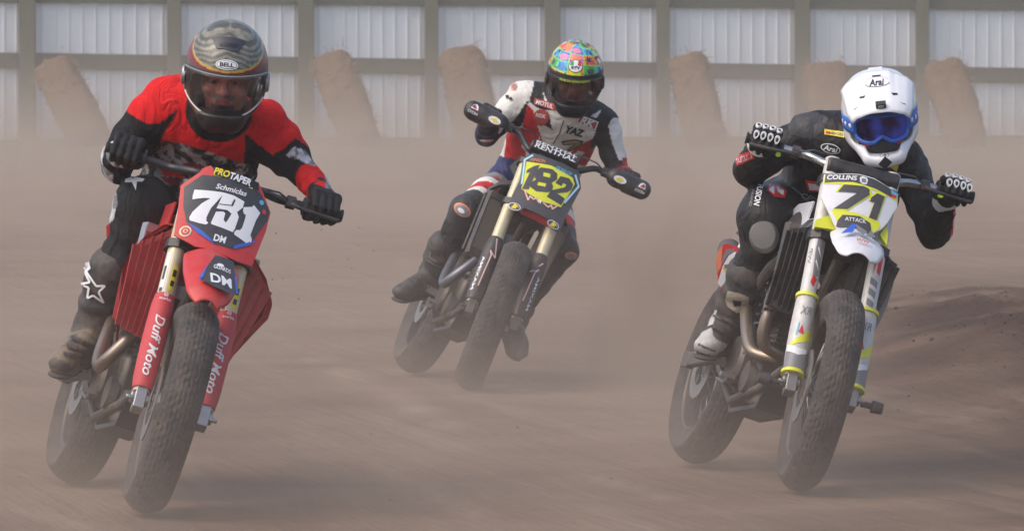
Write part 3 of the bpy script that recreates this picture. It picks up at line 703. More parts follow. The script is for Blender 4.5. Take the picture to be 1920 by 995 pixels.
BARC = fork_pt(.83, 0, .01)
def bars(B, bar_m, pad_m, pad_r=.024, pad_w=.1, lever=True, dz=0., roll=0., hw=.39, pad_up=.035):
    gc = fork_pt(.80, 0) + V3(-.09, 0, .08 + dz); RR = rotm((1, 0, 0), -R_(roll))
    b = MB(B.st); pts = []
    for t in np.linspace(-1, 1, 41):
        a = abs(t); y = t * hw
        if a < .25: k = 0
        elif a < .5: k = (a - .25) / .25; k = k * k * (3 - 2 * k)
        else: k = 1
        p = BARC * (1 - k) + gc * k; p = p + V3(-.03, 0, .0) * max(0, a - .5) * 1.2 + V3(0, y, .012 * max(0, a - .5)); p[1] = y; pts.append(BARC + RR @ (p - BARC))
    b.tube(pts, .0142, 14); hb = b.build('handlebar', bar_m, B.root)
    b = MB(B.st)
    for y in (-.05, .05):
        b.box(BARC + V3(0, y, 0), (.05, .028, .05)); b.tube([BARC + V3(0, y, -.02), fork_pt(.77, y, .01)], .013, 10)
    b.build('bar_clamp', m_blackc, hb, bevel=.005)
    B.pad = BARC + V3(.005, 0, pad_up)
    b = MB(B.st); b.tube([B.pad + LY * -pad_w, B.pad + LY * -(pad_w - .006), B.pad + LY * (pad_w - .006), B.pad + LY * pad_w], [pad_r * .85, pad_r, pad_r, pad_r * .85], 20); B.padobj = b.build('bar_pad', pad_m, hb)
    B.grip = {}
    for y in (-1, 1):
        e0 = pts[-7] if y > 0 else pts[6]; e1 = pts[-1] if y > 0 else pts[0]; ax = nrm(e1 - e0)
        g = MB(B.st); a = e0; L = .125; ps = [a + ax * t for t in np.linspace(0, L, 26)]
        g.tube(ps, [.0165 + .0012 * (i % 2) for i in range(26)], 16); g.tube([a - ax * .002, a + ax * .005], .031, 20); g.tube([a + ax * L, a + ax * (L + .006)], .021, 16)
        g.build('grip', m_grip, hb)
        B.grip[y] = (B.w(B.st(a + ax * .066)), B.A @ B.SR @ ax)
        if lever is True or lever == y:
            l = MB(B.st); q = a - ax * .045; l.tube([q - ax * .014, q + ax * .014], .022, 14); l.box(q + V3(.028, 0, -.004), (.035, .03, .02))
            l.tube([q + V3(.045, 0, -.006), q + ax * .03 + V3(.062, 0, -.012), q + ax * .09 + V3(.055, 0, -.016), q + ax * .165 + V3(.05, 0, -.02)], [.008, .0065, .006, .0075], 8)
            l.tube([q + V3(.03, 0, 0), q - ax * .05 + V3(.06, 0, .02), q - ax * .14 + V3(.05, 0, .02), fork_pt(.72, y * .03, .04)], .0035, 6)
            l.build('lever', m_black, hb)
    return hb, pts

class Plane:
    """drawing plane on a part; photo coordinates are taken to it along the sight line"""
    def __init__(s, B, o, n, u, st=True):
        s.B = B; s.o = B.st(o) if st else o; s.n = (B.SR @ n) if st else n; s.u = nrm((B.SR @ u) if st else u); s.v = nrm(np.cross(s.n, s.u))
    def uv(s, px, py): p = s.B.on_plane(px, py, s.o, s.n) - s.o; return (p @ s.u, p @ s.v)
    def poly(s, pts): return [s.uv(*p) for p in pts]
    def fr(s): return (s.o, s.u, s.v, s.n)
    def mp(s, h=0.0, bow=0.0, arch=0.0):
        return lambda a, b: s.o + s.u * a + s.v * b + s.n * (h - bow * a * a)
    def bent(s, h, bow): return lambda a, b: s.o + s.u * a + s.v * b + s.n * (h - bow * a * a)
def sheet(mb, pl, pts, h, bow, mi, cell=.012, raw=False):
    """a polygon laid on a bowed plate: filled, cut into cells and bent with the plate"""
    P = pts if raw else pl.poly(pts)
    bm = bmesh.new(); vs = [bm.verts.new((a, b, 0)) for a, b in P]; f = bm.faces.new(vs)
    if f.normal.z < 0 or sum(P[i][0] * P[(i + 1) % len(P)][1] - P[(i + 1) % len(P)][0] * P[i][1] for i in range(len(P))) < 0: bmesh.ops.reverse_faces(bm, faces=[f])
    us = [p[0] for p in P]; x = math.floor(min(us) / cell) * cell + cell
    while x < max(us):
        bmesh.ops.bisect_plane(bm, geom=bm.verts[:] + bm.edges[:] + bm.faces[:], plane_co=(x, 0, 0), plane_no=(1, 0, 0)); x += cell
    bmesh.ops.triangulate(bm, faces=bm.faces[:]); bm.verts.index_update()
    fn = pl.bent(h, bow); mb.add([fn(v.co.x, v.co.y) for v in bm.verts], [tuple(v.index for v in f.verts) for f in bm.faces], mi); bm.free()
def plate_base(mb, pl, pts, bow, th, mi):
    sheet(mb, pl, pts, 0, bow, mi); P = pl.poly(pts); A = pl.bent(0, bow); Bk = pl.bent(-th, bow); n = len(P)
    Q = []
    for i in range(n):
        a, b = P[i], P[(i + 1) % n]
        for t in np.linspace(0, 1, 6, endpoint=False): Q.append((a[0] + (b[0] - a[0]) * t, a[1] + (b[1] - a[1]) * t))
    k = len(Q); mb.add([A(*q) for q in Q] + [Bk(*q) for q in Q], [(i, (i + 1) % k, k + (i + 1) % k, k + i) for i in range(k)], mi)
def tri_pts(pl, body, mb, c, wpx, hpx, angpx, mi, h, bow, bold=0, shear=0, arc=0):
    """lettering centred on photo point c, wpx wide along a line sloping angpx degrees (down to the right)"""
    a = R_(angpx); x0 = pl.uv(c[0] - wpx / 2 * math.cos(a), c[1] - wpx / 2 * math.sin(a)); x1 = pl.uv(c[0] + wpx / 2 * math.cos(a), c[1] + wpx / 2 * math.sin(a)); cc = pl.uv(*c)
    y1 = pl.uv(c[0] + hpx * math.sin(a), c[1] - hpx * math.cos(a)); w = math.dist(x0, x1); hh = math.dist(cc, y1)
    mb.text(body, pl.bent(h, bow), w, hh, bold, shear, mi, cc, math.atan2(x1[1] - x0[1], x1[0] - x0[0]), arc)

def strip(pl, mb, pts, w, h, bow, mi, closed=False):
    """a painted line of width w (metres) through photo points"""
    P = [np.array(pl.uv(*p)) for p in pts]; 
    if closed: P.append(P[0])
    fn = pl.bent(h, bow)
    for a, b in zip(P[:-1], P[1:]):
        d = (b - a) / (np.linalg.norm(b - a) + 1e-9); n = np.array([-d[1], d[0]]) * w / 2; a = a - d * w * .3; b = b + d * w * .3
        mb.add([fn(*(a - n)), fn(*(b - n)), fn(*(b + n)), fn(*(a + n))], [(0, 1, 2, 3)], mi)
def oval(pl, c, rx, ry, ang=0, n=24):
    a = R_(ang); return [(c[0] + rx * math.cos(t) * math.cos(a) - ry * math.sin(t) * math.sin(a), c[1] + rx * math.cos(t) * math.sin(a) + ry * math.sin(t) * math.cos(a)) for t in np.linspace(0, 2 * math.pi, n, endpoint=False)]

def fender(B, pts_c, widths, m, decor=None, th=.004, crown=.03):
    """short front fender: centre line points (in the fork's own plane) with half widths"""
    g = MB(B.st); n = len(pts_c)
    def fn(u, v):
        t = v * (n - 1); i = min(int(t), n - 2); f = t - i; c = V3(*pts_c[i]) * (1 - f) + V3(*pts_c[i + 1]) * f; w = widths[i] * (1 - f) + widths[i + 1] * f
        a = (u - .5) * 2; return c + V3(0, a * w, -crown * abs(a) ** 2.2 * min(1, w / .06))
    g.grid(fn, 15, 25); o = g.build('front_fender', m, B.root, solid=th); return o

def side_shroud(B, y, edge, back, m, lip=.02, name='radiator_shroud'):
    """plastic scoop seen from the front as its outer edge: edge = (x, y, z) down the front lip, back = how the skin runs rearward"""
    E = [V3(a, y * b, c) for a, b, c in edge]; g = MB(); n = len(E)
    def fn(u, v):
        t = v * (n - 1); i = min(int(t), n - 2); f = t - i; p = E[i] * (1 - f) + E[i + 1] * f
        if u < .15: return p + V3(-.012, -y * lip * (1 - u / .15), 0)          # rolled lip
        k = (u - .15) / .85; return p + V3(-back[0] * k, -y * back[1] * k * 2.2, back[2] * k * (p[2] - .8))
    g.grid(fn, 14, 4 * n); return g.build(name, m, B.root, solid=.005)
def louvres(B, y, rows, m, parent, w=.03, tilt=.25):
    """upright slats between an upper and a lower rail; rows = list of (top point, bottom point)"""
    l = MB(); n = len(rows)
    for a, b in rows:
        a = V3(a[0], y * a[1], a[2]); b = V3(b[0], y * b[1], b[2]); c = (a + b) / 2 + V3(.01, 0, 0); l.bar(a, c, .006, w, up=(tilt, y * .9, 0)); l.bar(c, b, .006, w, up=(tilt, y * .9, 0))
    for q in (0, 1):
        for k in range(n - 1):
            a, b = rows[k][q], rows[k + 1][q]; l.bar(V3(a[0], y * a[1], a[2]), V3(b[0], y * b[1], b[2]), .012, .016)
    m0 = [((V3(*a) + V3(*b)) / 2) * V3(1, y, 1) for a, b in rows]
    for a, b in zip(m0[:-1], m0[1:]): l.bar(a, b, .01, .01)
    l.build('louvre_guard', m, parent)

# ------------------------------------------------------------ bike A: red, plate 731
A = Bike((-1.164, 19.739, 12.9, 19.2, -6), 'dirt_track_motorcycle', 'red motorcycle with dark 731 number plate and red fork guards')
wheel(A, False, m_alud, .15, -1); wheel(A, True, m_alud, .132, -1)
HDR = [(-.575, -.03, .63), (-.50, -.08, .58), (-.47, -.13, .50), (-.49, -.165, .43), (-.56, -.17, .40), (-.66, -.165, .43), (-.8, -.14, .53), (-.95, -.11, .60), (-1.04, -.10, .64)]
bike_frame(A, m_alud, m_red, m_red, m_red, m_black, m_alud, HDR)
radiators(A, .60, .88, -.40, .10, y0=.14)
def decoA(y, leg, gd):
    pl = Plane(A, fork_pt(0, y * .105, .0425), FN, LY); d = MB(); x = (lambda s_, o=0: pl.uv)  # flat graphics just proud of the guard
    def T(body, s0, w, h, mi, bold=.02, shear=.2): d.text(body, lambda a, b: A.st(fork_pt(s0 + b, y * .105 + a, .0415 - 12 * a * a)), w, h, bold, shear, mi, (0, 0), 0)
    def TV(body, s0, L, w, mi, bold=.02, shear=.3): d.text(body, lambda a, b: A.st(fork_pt(s0 + a, y * .105 - b * 1.0, .0425 - 11 * b * b)), L, w, bold, shear, mi)
    wr = lambda s_, w, r=.0405: A.st(fork_pt(s_, y * .105 + r * math.sin(w / r), .004 + r * math.cos(w / r))); d.text('Duff Moto', lambda a, b: wr(.175 - a, b), .22, .034, .015, .3, 0)
    d.text('acerbis', lambda a, b: wr(.345 + b, a, .0385), .04, .01, .01, 0, 0); d.text('@', lambda a, b: wr(.36 + b, a, .037), .016, .014, .01, 0, 0)
    d.build('lettering', [m_whitec], gd, smooth=0)
    t = MB(A.st)
    def arc(s0, s1, a0, a1, mi, r=.0285):
        vs = []; k = 6
        for s_ in (s0, s1):
            for i in range(k + 1):
                an = a0 + (a1 - a0) * i / k; vs.append(fork_pt(s_, y * .105 + r * math.sin(an), r * math.cos(an)))
        t.add(vs, [(i, i + 1, k + 2 + i, k + 1 + i) for i in range(k)], mi)
    arc(.385, .475, .05, .75, 0); arc(.40, .42, .15, .6, 1, .0292); arc(.435, .46, .15, .6, 1, .0292); arc(.37, .52, -1.1, -.5, 2)
    arc(.375, .39, -1.0, -.6, 1, .0292); arc(.42, .47, -1.0, -.7, 1, .0292)
    t.build('sticker', [m_yink, m_blackc, m_white], leg, smooth=0)
fork(A, m_gold, m_red2, m_alu, .37, None, decoA, .038)
hbA, _ = bars(A, m_blackc, m_blackc, .018, .09, dz=-.055, hw=.385, pad_up=.0, lever=1)
def plateA():
    pl = Plane(A, fork_pt(.70, 0, .085), FN, LY); bow = 1.6; mb = MB()
    outer = [(343, 339), (376, 319), (382, 312), (396, 308), (402, 316), (487, 340), (494, 352), (512, 389), (503, 425), (476, 492), (446, 487), (400, 470), (366, 460), (329, 434), (337, 390)]
    plate_base(mb, pl, outer, bow, .006, 0)
    sheet(mb, pl, [(348, 344), (381, 325), (440, 338), (490, 357), (509, 386), (506, 404), (470, 455), (438, 466), (400, 457), (372, 437), (351, 412), (346, 380)], .002, bow, 1)
    sheet(mb, pl, [(353, 414), (372, 437), (400, 457), (396, 449), (375, 429)], .0035, bow, 3); sheet(mb, pl, [(438, 466), (470, 455), (484, 444), (470, 449), (440, 459)], .0035, bow, 3)
    C_ = lambda L: [(330 + a / 4.974, 300 + b / 4.974) for a, b in L]
    seven = C_([(180, 260), (432, 305), (432, 330), (385, 385), (325, 450), (285, 530), (282, 565), (300, 588), (278, 602), (220, 585), (135, 550), (130, 520), (160, 470), (240, 400), (322, 356), (260, 348), (160, 350), (165, 310)])
    three = C_([(432, 305), (540, 335), (640, 385), (625, 440), (570, 485), (587, 530), (550, 640), (530, 672), (328, 600), (325, 585), (372, 483), (435, 480), (458, 500), (442, 560), (462, 587), (482, 562), (517, 503), (478, 470), (375, 453), (395, 415), (432, 330)])
    one = C_([(632, 435), (715, 425), (733, 405), (798, 468), (755, 545), (703, 680), (718, 715), (712, 745), (660, 757), (545, 692), (543, 672), (565, 648), (600, 648), (622, 620), (650, 535), (655, 502), (636, 495), (628, 470)])
    for p in (seven, three, one): sheet(mb, pl, p, .0035, bow, 2)
    sheet(mb, pl, C_([(541, 368), (554, 376), (527, 433), (400, 418), (402, 411), (512, 424)]), .0045, bow, 1); sheet(mb, pl, C_([(372, 456), (440, 466), (480, 480), (440, 483), (372, 483)]), .0045, bow, 1)
    # bridge strokes of the 3 into the 7 and its charcoal cuts
    tri_pts(pl, 'Schmiclas', mb, (434, 356), 60, 10, 14, 2, .004, bow, .02, .25)
    tri_pts(pl, 'DM', mb, (412, 448), 24, 13, 14, 2, .0035, bow, .03, .1)
    sheet(mb, pl, oval(pl, (493, 375), 4.5, 4.5), .0035, bow, 4); sheet(mb, pl, oval(pl, (498, 391), 4.5, 4.5), .0035, bow, 0)
    sheet(mb, pl, oval(pl, (349, 430), 11, 10.5), .002, bow, 5); sheet(mb, pl, oval(pl, (349, 430), 8, 7.5), .003, bow, 0); sheet(mb, pl, oval(pl, (349, 430), 4.5, 4), .004, bow, 5); sheet(mb, pl, oval(pl, (349, 430), 2.5, 2.3), .005, bow, 0)
    mb.build('number_plate', [m_red, mat('plate_charcoal', (.035, .037, .045), .4, dirt=.12), m_whitec, m_blue, m_cyan, m_gold], A.root, smooth=20)
    # top label between bar and plate
    m2 = MB(); fB = lambda pts, h, mi: sheet(m2, pl, pts, h, bow, mi)
    fB([(401, 312), (474, 336), (487, 340), (486, 355), (475, 352), (400, 327)], .003, 0)
    tri_pts(pl, 'PRO', m2, (416, 324), 30, 13, 18, 1, .005, bow, .035, .15); tri_pts(pl, 'TAPER', m2, (451, 336), 42, 13, 18, 2, .005, bow, .035, .15); strip(pl, m2, [(401, 327), (474, 352)], .003, .0045, bow, 1)
    m2.build('bar_label', [m_blackc, m_yink, m_whitec], hbA, smooth=20)
plateA()
def hipA():
    pl = Plane(A, V3(-1.15, -.15, .78), nrm(V3(.6, -.8, .1)), V3(0, 1, 0), False); m = MB()
    plate_base(m, pl, [(190, 428), (200, 421), (225, 418), (245, 440), (225, 500), (195, 500), (181, 486), (194, 452)], 1, .01, 0); m.build('rear_side_plate', [m_red], A.root, smooth=30)
hipA()
fA = fender(A, [(-.22, 0, .86), (-.13, 0, .862), (-.02, 0, .84), (.08, 0, .80), (.17, 0, .745), (.21, 0, .70)], [.055, .085, .093, .09, .07, .035], m_red, crown=.035)
def fenderA():
    n = nrm(V3(.55, 0, .84)); pl = Plane(A, V3(.10, 0, .795), n, LY); mb = MB()
    fr = lambda pts, h, mi: sheet(mb, pl, pts, h, 2.5, mi)
    fr([(402, 484), (437, 492), (447, 548), (425, 550), (400, 543), (371, 525), (384, 507)], .012, 0)
    fr([(371, 525), (384, 507), (389, 499), (386, 506), (379, 524), (374, 528)], .014, 2); fr([(439, 520), (442, 518), (448, 548), (443, 549)], .014, 2)
    tri_pts(pl, 'GUARDS', mb, (415, 509), 34, 7, 14, 1, .014, 2.5, .02, .1); sheet(mb, pl, oval(pl, (411, 503), 7, 3, 10), .014, 2.5, 1)
    tri_pts(pl, 'DM', mb, (413, 530), 42, 16, 12, 1, .014, 2.5, .03, 0)
    mb.build('fender_decal', [_mats['plate_charcoal'], m_whitec, m_blue], fA, smooth=20)
fenderA()
m_dred = mat('guard_red', (.40, .016, .02), .5, dirt=.3)
for y in (-1, 1):
    dy = 0 if y < 0 else .04; E_ = [(-.36, .10, .905), (-.36, .15, .90), (-.36, .20 + dy * .5, .84), (-.37, .228 + dy, .77), (-.38, .232 + dy, .72), (-.39, .212 + dy * .6, .64), (-.40, .19 + dy * .2, .55)]
    sh = side_shroud(A, y, E_, (.32, .035, .25), m_red)
    louvres(A, y, [((-.35, .105 + k * .026 * (1 + dy * 5), .895 - .022 * k), (-.385, .095 + k * .02, .535 + .003 * k)) for k in range(5)], m_dred, sh, .046)
    bk = MB(); bk.prism([(.08, .55), (.2, .56), (.22, .72), (.2, .84), (.1, .88)], (V3(-.45, 0, 0), V3(0, y, 0), V3(0, 0, 1), V3(1, 0, 0)), 0, .004); bk.build('inner_panel', m_dred, sh)
    # rear wing that runs back beside the tank
    g = MB(); g.prism([(-.42, .98), (-.45, .66), (-.60, .60), (-.86, .74), (-1.0, .87), (-.7, .97)], (V3(0, y * .16, 0), nrm(V3(1, y * .08, 0)), V3(0, 0, 1), V3(0, y, 0)), 0, .006); g.build('tank_panel', m_red, A.root, bevel=.003)

# ------------------------------------------------------------ bike B: dark, plate 182
Bk = Bike((-.199, 27.436, 10.3, 26.4, -11), 'dirt_track_motorcycle', 'dark motorcycle with yellow 182 number plate and black hand guards')
Bk_ref[0] = Bk; wheel(Bk, False, m_blackc, .15, -1); wheel(Bk, True, m_blackc, .135, -1)
bike_frame(Bk, m_black, m_black, m_black, m_black, m_black, m_alud, HDR)
radiators(Bk, .57, .85, -.33, .10, tank=m_alud, y0=.138)
def decoB(y, leg, gd):
    d = MB()
    P = lambda s_, a: A_(s_, a)
    def A_(s_, a, h=.0385): rr_ = .0432 + (h - .0395); return Bk.st(fork_pt(s_, y * .105 + rr_ * math.sin(a / rr_), .004 + rr_ * math.cos(a / rr_)))
    def ln(pts, w, mi, lift=0):
        for (s0, a0), (s1, a1) in zip(pts[:-1], pts[1:]):
            d0 = np.array([s1 - s0, a1 - a0]); d0 /= np.linalg.norm(d0); n = np.array([-d0[1], d0[0]]) * w / 2; s0 -= d0[0] * w * .3; a0 -= d0[1] * w * .3; s1 += d0[0] * w * .3; a1 += d0[1] * w * .3
            d.add([A_(s0 - n[0], a0 - n[1], .0395 + lift), A_(s1 - n[0], a1 - n[1], .0395 + lift), A_(s1 + n[0], a1 + n[1], .0395 + lift), A_(s0 + n[0], a0 + n[1], .0395 + lift)], [(0, 1, 2, 3)], mi)
    z = [(.34, .0), (.25, .024), (.275, -.008), (.255, .002), (.09, -.004)] if y < 0 else [(.31, .02), (.25, -.022), (.27, .012), (.25, .0), (.10, -.006)]
    ln(z, .007, 0); ln(z, .0032, 1, .001)
    d.text('MAXIMA', lambda a, b: A_(.15 + a, (-.027 if y < 0 else .027) + b), .18, .014, .02, .2, 1)
    d.build('lettering', [m_oink, m_whitec], gd, smooth=0)
fork(Bk, m_gold, m_black, m_alud, .36, None, decoB, .040, .0275)
hbB, _ = bars(Bk, m_blackc, m_blackc, .03, .115, roll=4, dz=.01, hw=.40, pad_up=.032)
def plateB():
    pl = Plane(Bk, fork_pt(.70, 0, .085), FN, LY); bow = 1.2; mb = MB()
    plate_base(mb, pl, [(990, 289), (1000, 285), (1087, 318), (1092, 347), (1074, 381), (1064, 400), (1050, 432), (1032, 424), (1030, 410), (983, 389), (975, 396), (955, 382), (962, 362), (976, 335), (981, 300)], bow, .006, 0)
    sheet(mb, pl, [(988, 301), (1034, 311), (1075, 331), (1079, 342), (1072, 355), (1053, 386), (1029, 381), (1014, 378), (995, 366), (978, 353), (980, 345), (984, 325)], .002, bow, 1)
    sheet(mb, pl, [(1001, 311), (1012, 309), (991, 355), (979, 353), (994, 322), (987, 323), (989, 317)], .0035, bow, 0)
    sheet(mb, pl, [(1014, 314), (1036, 318), (1045, 326), (1044, 337), (1034, 343), (1037, 349), (1035, 358), (1026, 361), (1005, 359), (994, 350), (995, 342), (1005, 337), (1002, 332), (1005, 320)], .0035, bow, 0)
    sheet(mb, pl, [(1019, 324), (1032, 327), (1031, 334), (1018, 331)], .005, bow, 1); sheet(mb, pl, [(1009, 342), (1024, 345), (1022, 351), (1007, 348)], .005, bow, 1)
    sheet(mb, pl, [(1051, 330), (1068, 333), (1076, 343), (1072, 353), (1065, 358), (1045, 362), (1060, 370), (1053, 383), (1025, 369), (1033, 357), (1059, 350), (1063, 345), (1056, 342), (1053, 348), (1041, 343)], .0035, bow, 0)
    for pts in ([(999, 290), (985, 297), (979, 343)], [(1080, 326), (1087, 345), (1060, 377)]):
        strip(pl, mb, pts, .011, .003, bow, 3); strip(pl, mb, pts, .004, .004, bow, 2)
    for pts in ([(984, 356), (990, 375), (994, 368), (1000, 374), (1006, 372), (1010, 380)], [(1019, 381), (1028, 388), (1034, 384), (1036, 391), (1046, 384)]):
        strip(pl, mb, pts, .008, .003, bow, 4); strip(pl, mb, pts, .003, .004, bow, 2)
    sheet(mb, pl, [(1009, 374), (1016, 376), (1013, 383)], .003, bow, 2)
    tri_pts(pl, 'HINSON', mb, (1009, 300), 28, 6, 12, 4, .003, bow, .02, .2); tri_pts(pl, 'DUNLOP', mb, (1058, 320), 32, 7, 22, 3, .003, bow, .02, .2)
    for c in ((965, 386), (1038, 419)):
        sheet(mb, pl, oval(pl, c, 12, 7, 25), .003, bow, 2); sheet(mb, pl, oval(pl, c, 10.5, 5.8, 25), .004, bow, 0)
        sheet(mb, pl, [(c[0] - 7, c[1] + 2), (c[0] + 1, c[1] - 6), (c[0] + 8, c[1] + 3), (c[0] + 2, c[1] + 1), (c[0] + 3, c[1] + 5)], .005, bow, 5)
    mb.build('number_plate', [mat('plate_slate', (.045, .047, .055), .45, dirt=.15), m_yel, m_whitec, m_cyan, m_oink, m_yink], Bk.root, smooth=20)
    # red duct under the plate
    pr = Plane(Bk, fork_pt(.60, 0, .05), FN, LY); m3 = MB(); plate_base(m3, pr, [(980, 387), (985, 391), (1030, 411), (1029, 420), (1010, 410), (978, 395)], 0, .03, 0); m3.build('duct', m_red, Bk.root)
    # text on the bar pad
    m4 = MB(Bk.st); c = Bk.pad
    for k, (ang, hh) in enumerate(((.25, .022), (.98, .018))):
        m4.text('RENTHAL', lambda a, b: c + V3(.0315 * math.cos(ang + b / .03), a, .0315 * math.sin(ang + b / .03)), .195, hh, .02, .1, 0)
    m4.build('lettering', [m_whitec], Bk.padobj, smooth=0)
plateB()
for y in (-1, 1):
    side_shroud(Bk, y, [(-.40, .07, .935), (-.40, .11, .925), (-.40, .165, .90), (-.41, .195, .865), (-.42, .20, .82)], (.3, .02, .3), m_black)
    g = MB(); g.bar(V3(-.40, y * .205, .84), V3(-.42, y * .185, .57), .01, .012); g.build('radiator_brace', m_black, Bk.root)
def handguards():
    for y in (-1, 1):
        gw, ax = Bk.grip[y]; c = Bk.loc(gw); axl = Bk.A.T @ ax; fw = nrm(V3(1, 0, 0) - axl * axl[0]); up = np.cross(fw, axl) * 1.0; up = up if up[2] > 0 else -up
        s = SDF(c - .2, c + .2, .006, .01)
        Rm = np.c_[axl, up, fw]
        s.box(c + fw * .035 - up * .008, (.108, .044, .058), Rm, .042); s.box(c + fw * .018 - up * .008, (.102, .038, .050), Rm, .036, .004, 'sub'); s.ell(c + axl * -.13 - up * .075, (.12, .06, .2), Rm, .01, 'sub'); s.box(c - fw * .13, (.2, .2, .12), Rm, .005, 0, 'sub')
        o = s.build('hand_guard', m_black, hbB)
        d = MB(); tg = BVHTree.FromPolygons([v.co for v in o.data.vertices], [tuple(q_.vertices) for q_ in o.data.polygons])
        def q(a, b, h=.002):
            w_ = c + axl * a + up * (b - .008) + fw * .2; hh = tg.ray_cast(Vector(w_), Vector(-fw)); return (np.array(hh[0]) if hh[0] is not None else w_ - fw * .11) + fw * h
        lm = lambda a, b: q(a, b, .002)
        # logo oval near the inner end, lettering near the outer end
        inn = -.045; out_ = .058
        d.add([lm(inn + .03 * math.cos(t), .0 + .016 * math.sin(t)) for t in np.linspace(0, 2 * math.pi, 18, endpoint=False)], [tuple(range(18))], 0)
        q2 = lambda a, b: q(a, b, .0032)
        d.add([q2(inn - .022, -.004), q2(inn - .002, .011), q2(inn + .024, -.003), q2(inn + .006, -.001), q2(inn + .004, -.01)], [(0, 1, 2, 3, 4)], 1)
        d.text('CYCRA', (lambda a, b: q(out_ + y * a, b - .012)), .05, .012, .02, 0, 0)
        d.add([q(out_ - .018, .004), q(out_ + .018, .004), q(out_ + .012, .024), q(out_, .03), q(out_ - .012, .022)], [(0, 1, 2, 3, 4)], 0)
        d.add([q2(out_ - .01, .008), q2(out_ + .010, .008), q2(out_, .022)], [(0, 1, 2)], 2)
        d.build('lettering', [m_whitec, m_yink, m_rink], o, smooth=0)
handguards()

# ------------------------------------------------------------ bike C: white and yellow, plate 71
Ck = Bike((.948, 20.783, 11.7, 18.4, -8), 'dirt_track_motorcycle', 'white and yellow motorcycle with 71 number plate and white forks')
Bk_ref[0] = None; wheel(Ck, False, m_alud, .138, -1); wheel(Ck, True, m_alud, .124, -1)
m_wfork = mat('scuffed_white_fork', (.62, .61, .58), .45, .1, dirt=.35, dscale=14)
HDRC = [(-.575, -.03, .63), (-.49, -.09, .62), (-.45, -.138, .57), (-.45, -.143, .50), (-.46, -.12, .445), (-.48, -.06, .43), (-.54, -.04, .42), (-.62, -.12, .42), (-.8, -.13, .53), (-.95, -.11, .60), (-1.04, -.10, .64)]
bike_frame(Ck, m_alud, m_black, m_white, m_black, m_black, m_alud, HDRC)
radiators(Ck, .58, .86, -.40, .10, tank=m_alud, y0=.12)
def decoC(y, leg, gd):
    d = MB()
    def P(s_, a, h, r): return Ck.st(fork_pt(s_, y * .105 + r * math.sin(a), r * math.cos(a) + h))
    def patch(pts, r, h, mi):    # pts in (s, angle)
        bm = bmesh.new(); vs = [bm.verts.new((a, b, 0)) for a, b in pts]; bm.faces.new(vs)
        x = -1.6
        while x < 1.6: bmesh.ops.bisect_plane(bm, geom=bm.verts[:] + bm.edges[:] + bm.faces[:], plane_co=(0, x, 0), plane_no=(0, 1, 0)); x += .2
        bmesh.ops.triangulate(bm, faces=bm.faces[:]); bm.verts.index_update()
        d.add([P(v.co.x, v.co.y, h, r) for v in bm.verts], [tuple(v.index for v in f.verts) for f in bm.faces], mi); bm.free()
    r = .0282
    if y < 0:
        patch([(.56, -.1), (.54, .75), (.40, .75), (.39, .05), (.50, -.2)], r, 0, 0); patch([(.40, .1), (.39, .75), (.355, .35), (.37, -.1)], r, 0, 1)
        patch([(.51, .1), (.48, .6), (.47, .6), (.50, .05)], r + .001, 0, 2); patch([(.46, .1), (.43, .6), (.42, .6), (.45, .05)], r + .001, 0, 2)
        d.text('WP', lambda a, b: P(.47 + a, -.75 + b / r, 0, r + .0005), .06, .012, .02, .1, 0)
    else:
        patch([(.555, -.35), (.55, .6), (.46, .6), (.47, .1), (.52, .0), (.46, -.35)], r, 0, 1)
        for k in range(3): patch([(.45 - .04 * k, -.5), (.435 - .04 * k, .45), (.41 - .04 * k, .45), (.425 - .04 * k, -.5)], r, 0, 0)
    g = .0385
    patch([(.035, -1.3), (.035, 1.3), (.11, 1.3), (.085, 0), (.10, -1.3)], g, .0045, 0)
    patch([(.10, -1.2), (.085, 0), (.10, .8), (.115, .9), (.11, 0), (.125, -1.2)], g + .0005, .0045, 2)
    patch([(.12, -1.2), (.15, -.3), (.19, .8), (.21, 1.2), (.16, 1.2), (.135, .2), (.112, -1.2)], g, .0045, 3)
    patch([(.17, -.35), (.20, -.1), (.165, .15)], g + .001, .0045, 1); patch([(.16, -.55), (.21, -.45), (.205, -.35), (.16, -.42)], g + .001, .0045, 4)
    d.text('XR', lambda a, b: P(.255 + b, a / g - .0, .0045, g + .0008), .04, .03, 0, .2, 0)
    d.build('fork_decal', [m_gink, m_rink, m_whitec, m_yel, m_cyan], gd, smooth=0)
fork(Ck, m_wfork, m_wfork, m_steel, .33, (.315, .025), decoC, .037, .0275, m_blackc)
for y in (-1, 1):      # axle sliders
    s_ = MB(Ck.st); s_.tube([fork_pt(-.01, y * .14), fork_pt(-.01, y * .175), fork_pt(-.01, y * .178), fork_pt(-.01, y * .215)], [.011, .011, .022, .019], 16); s_.build('axle_slider', m_black, Ck.root)
hbC, _ = bars(Ck, mat('polished_bar', (.5, .5, .5), .25, .9, dirt=.25), m_black, .030, .125, dz=-.03, pad_up=.0)
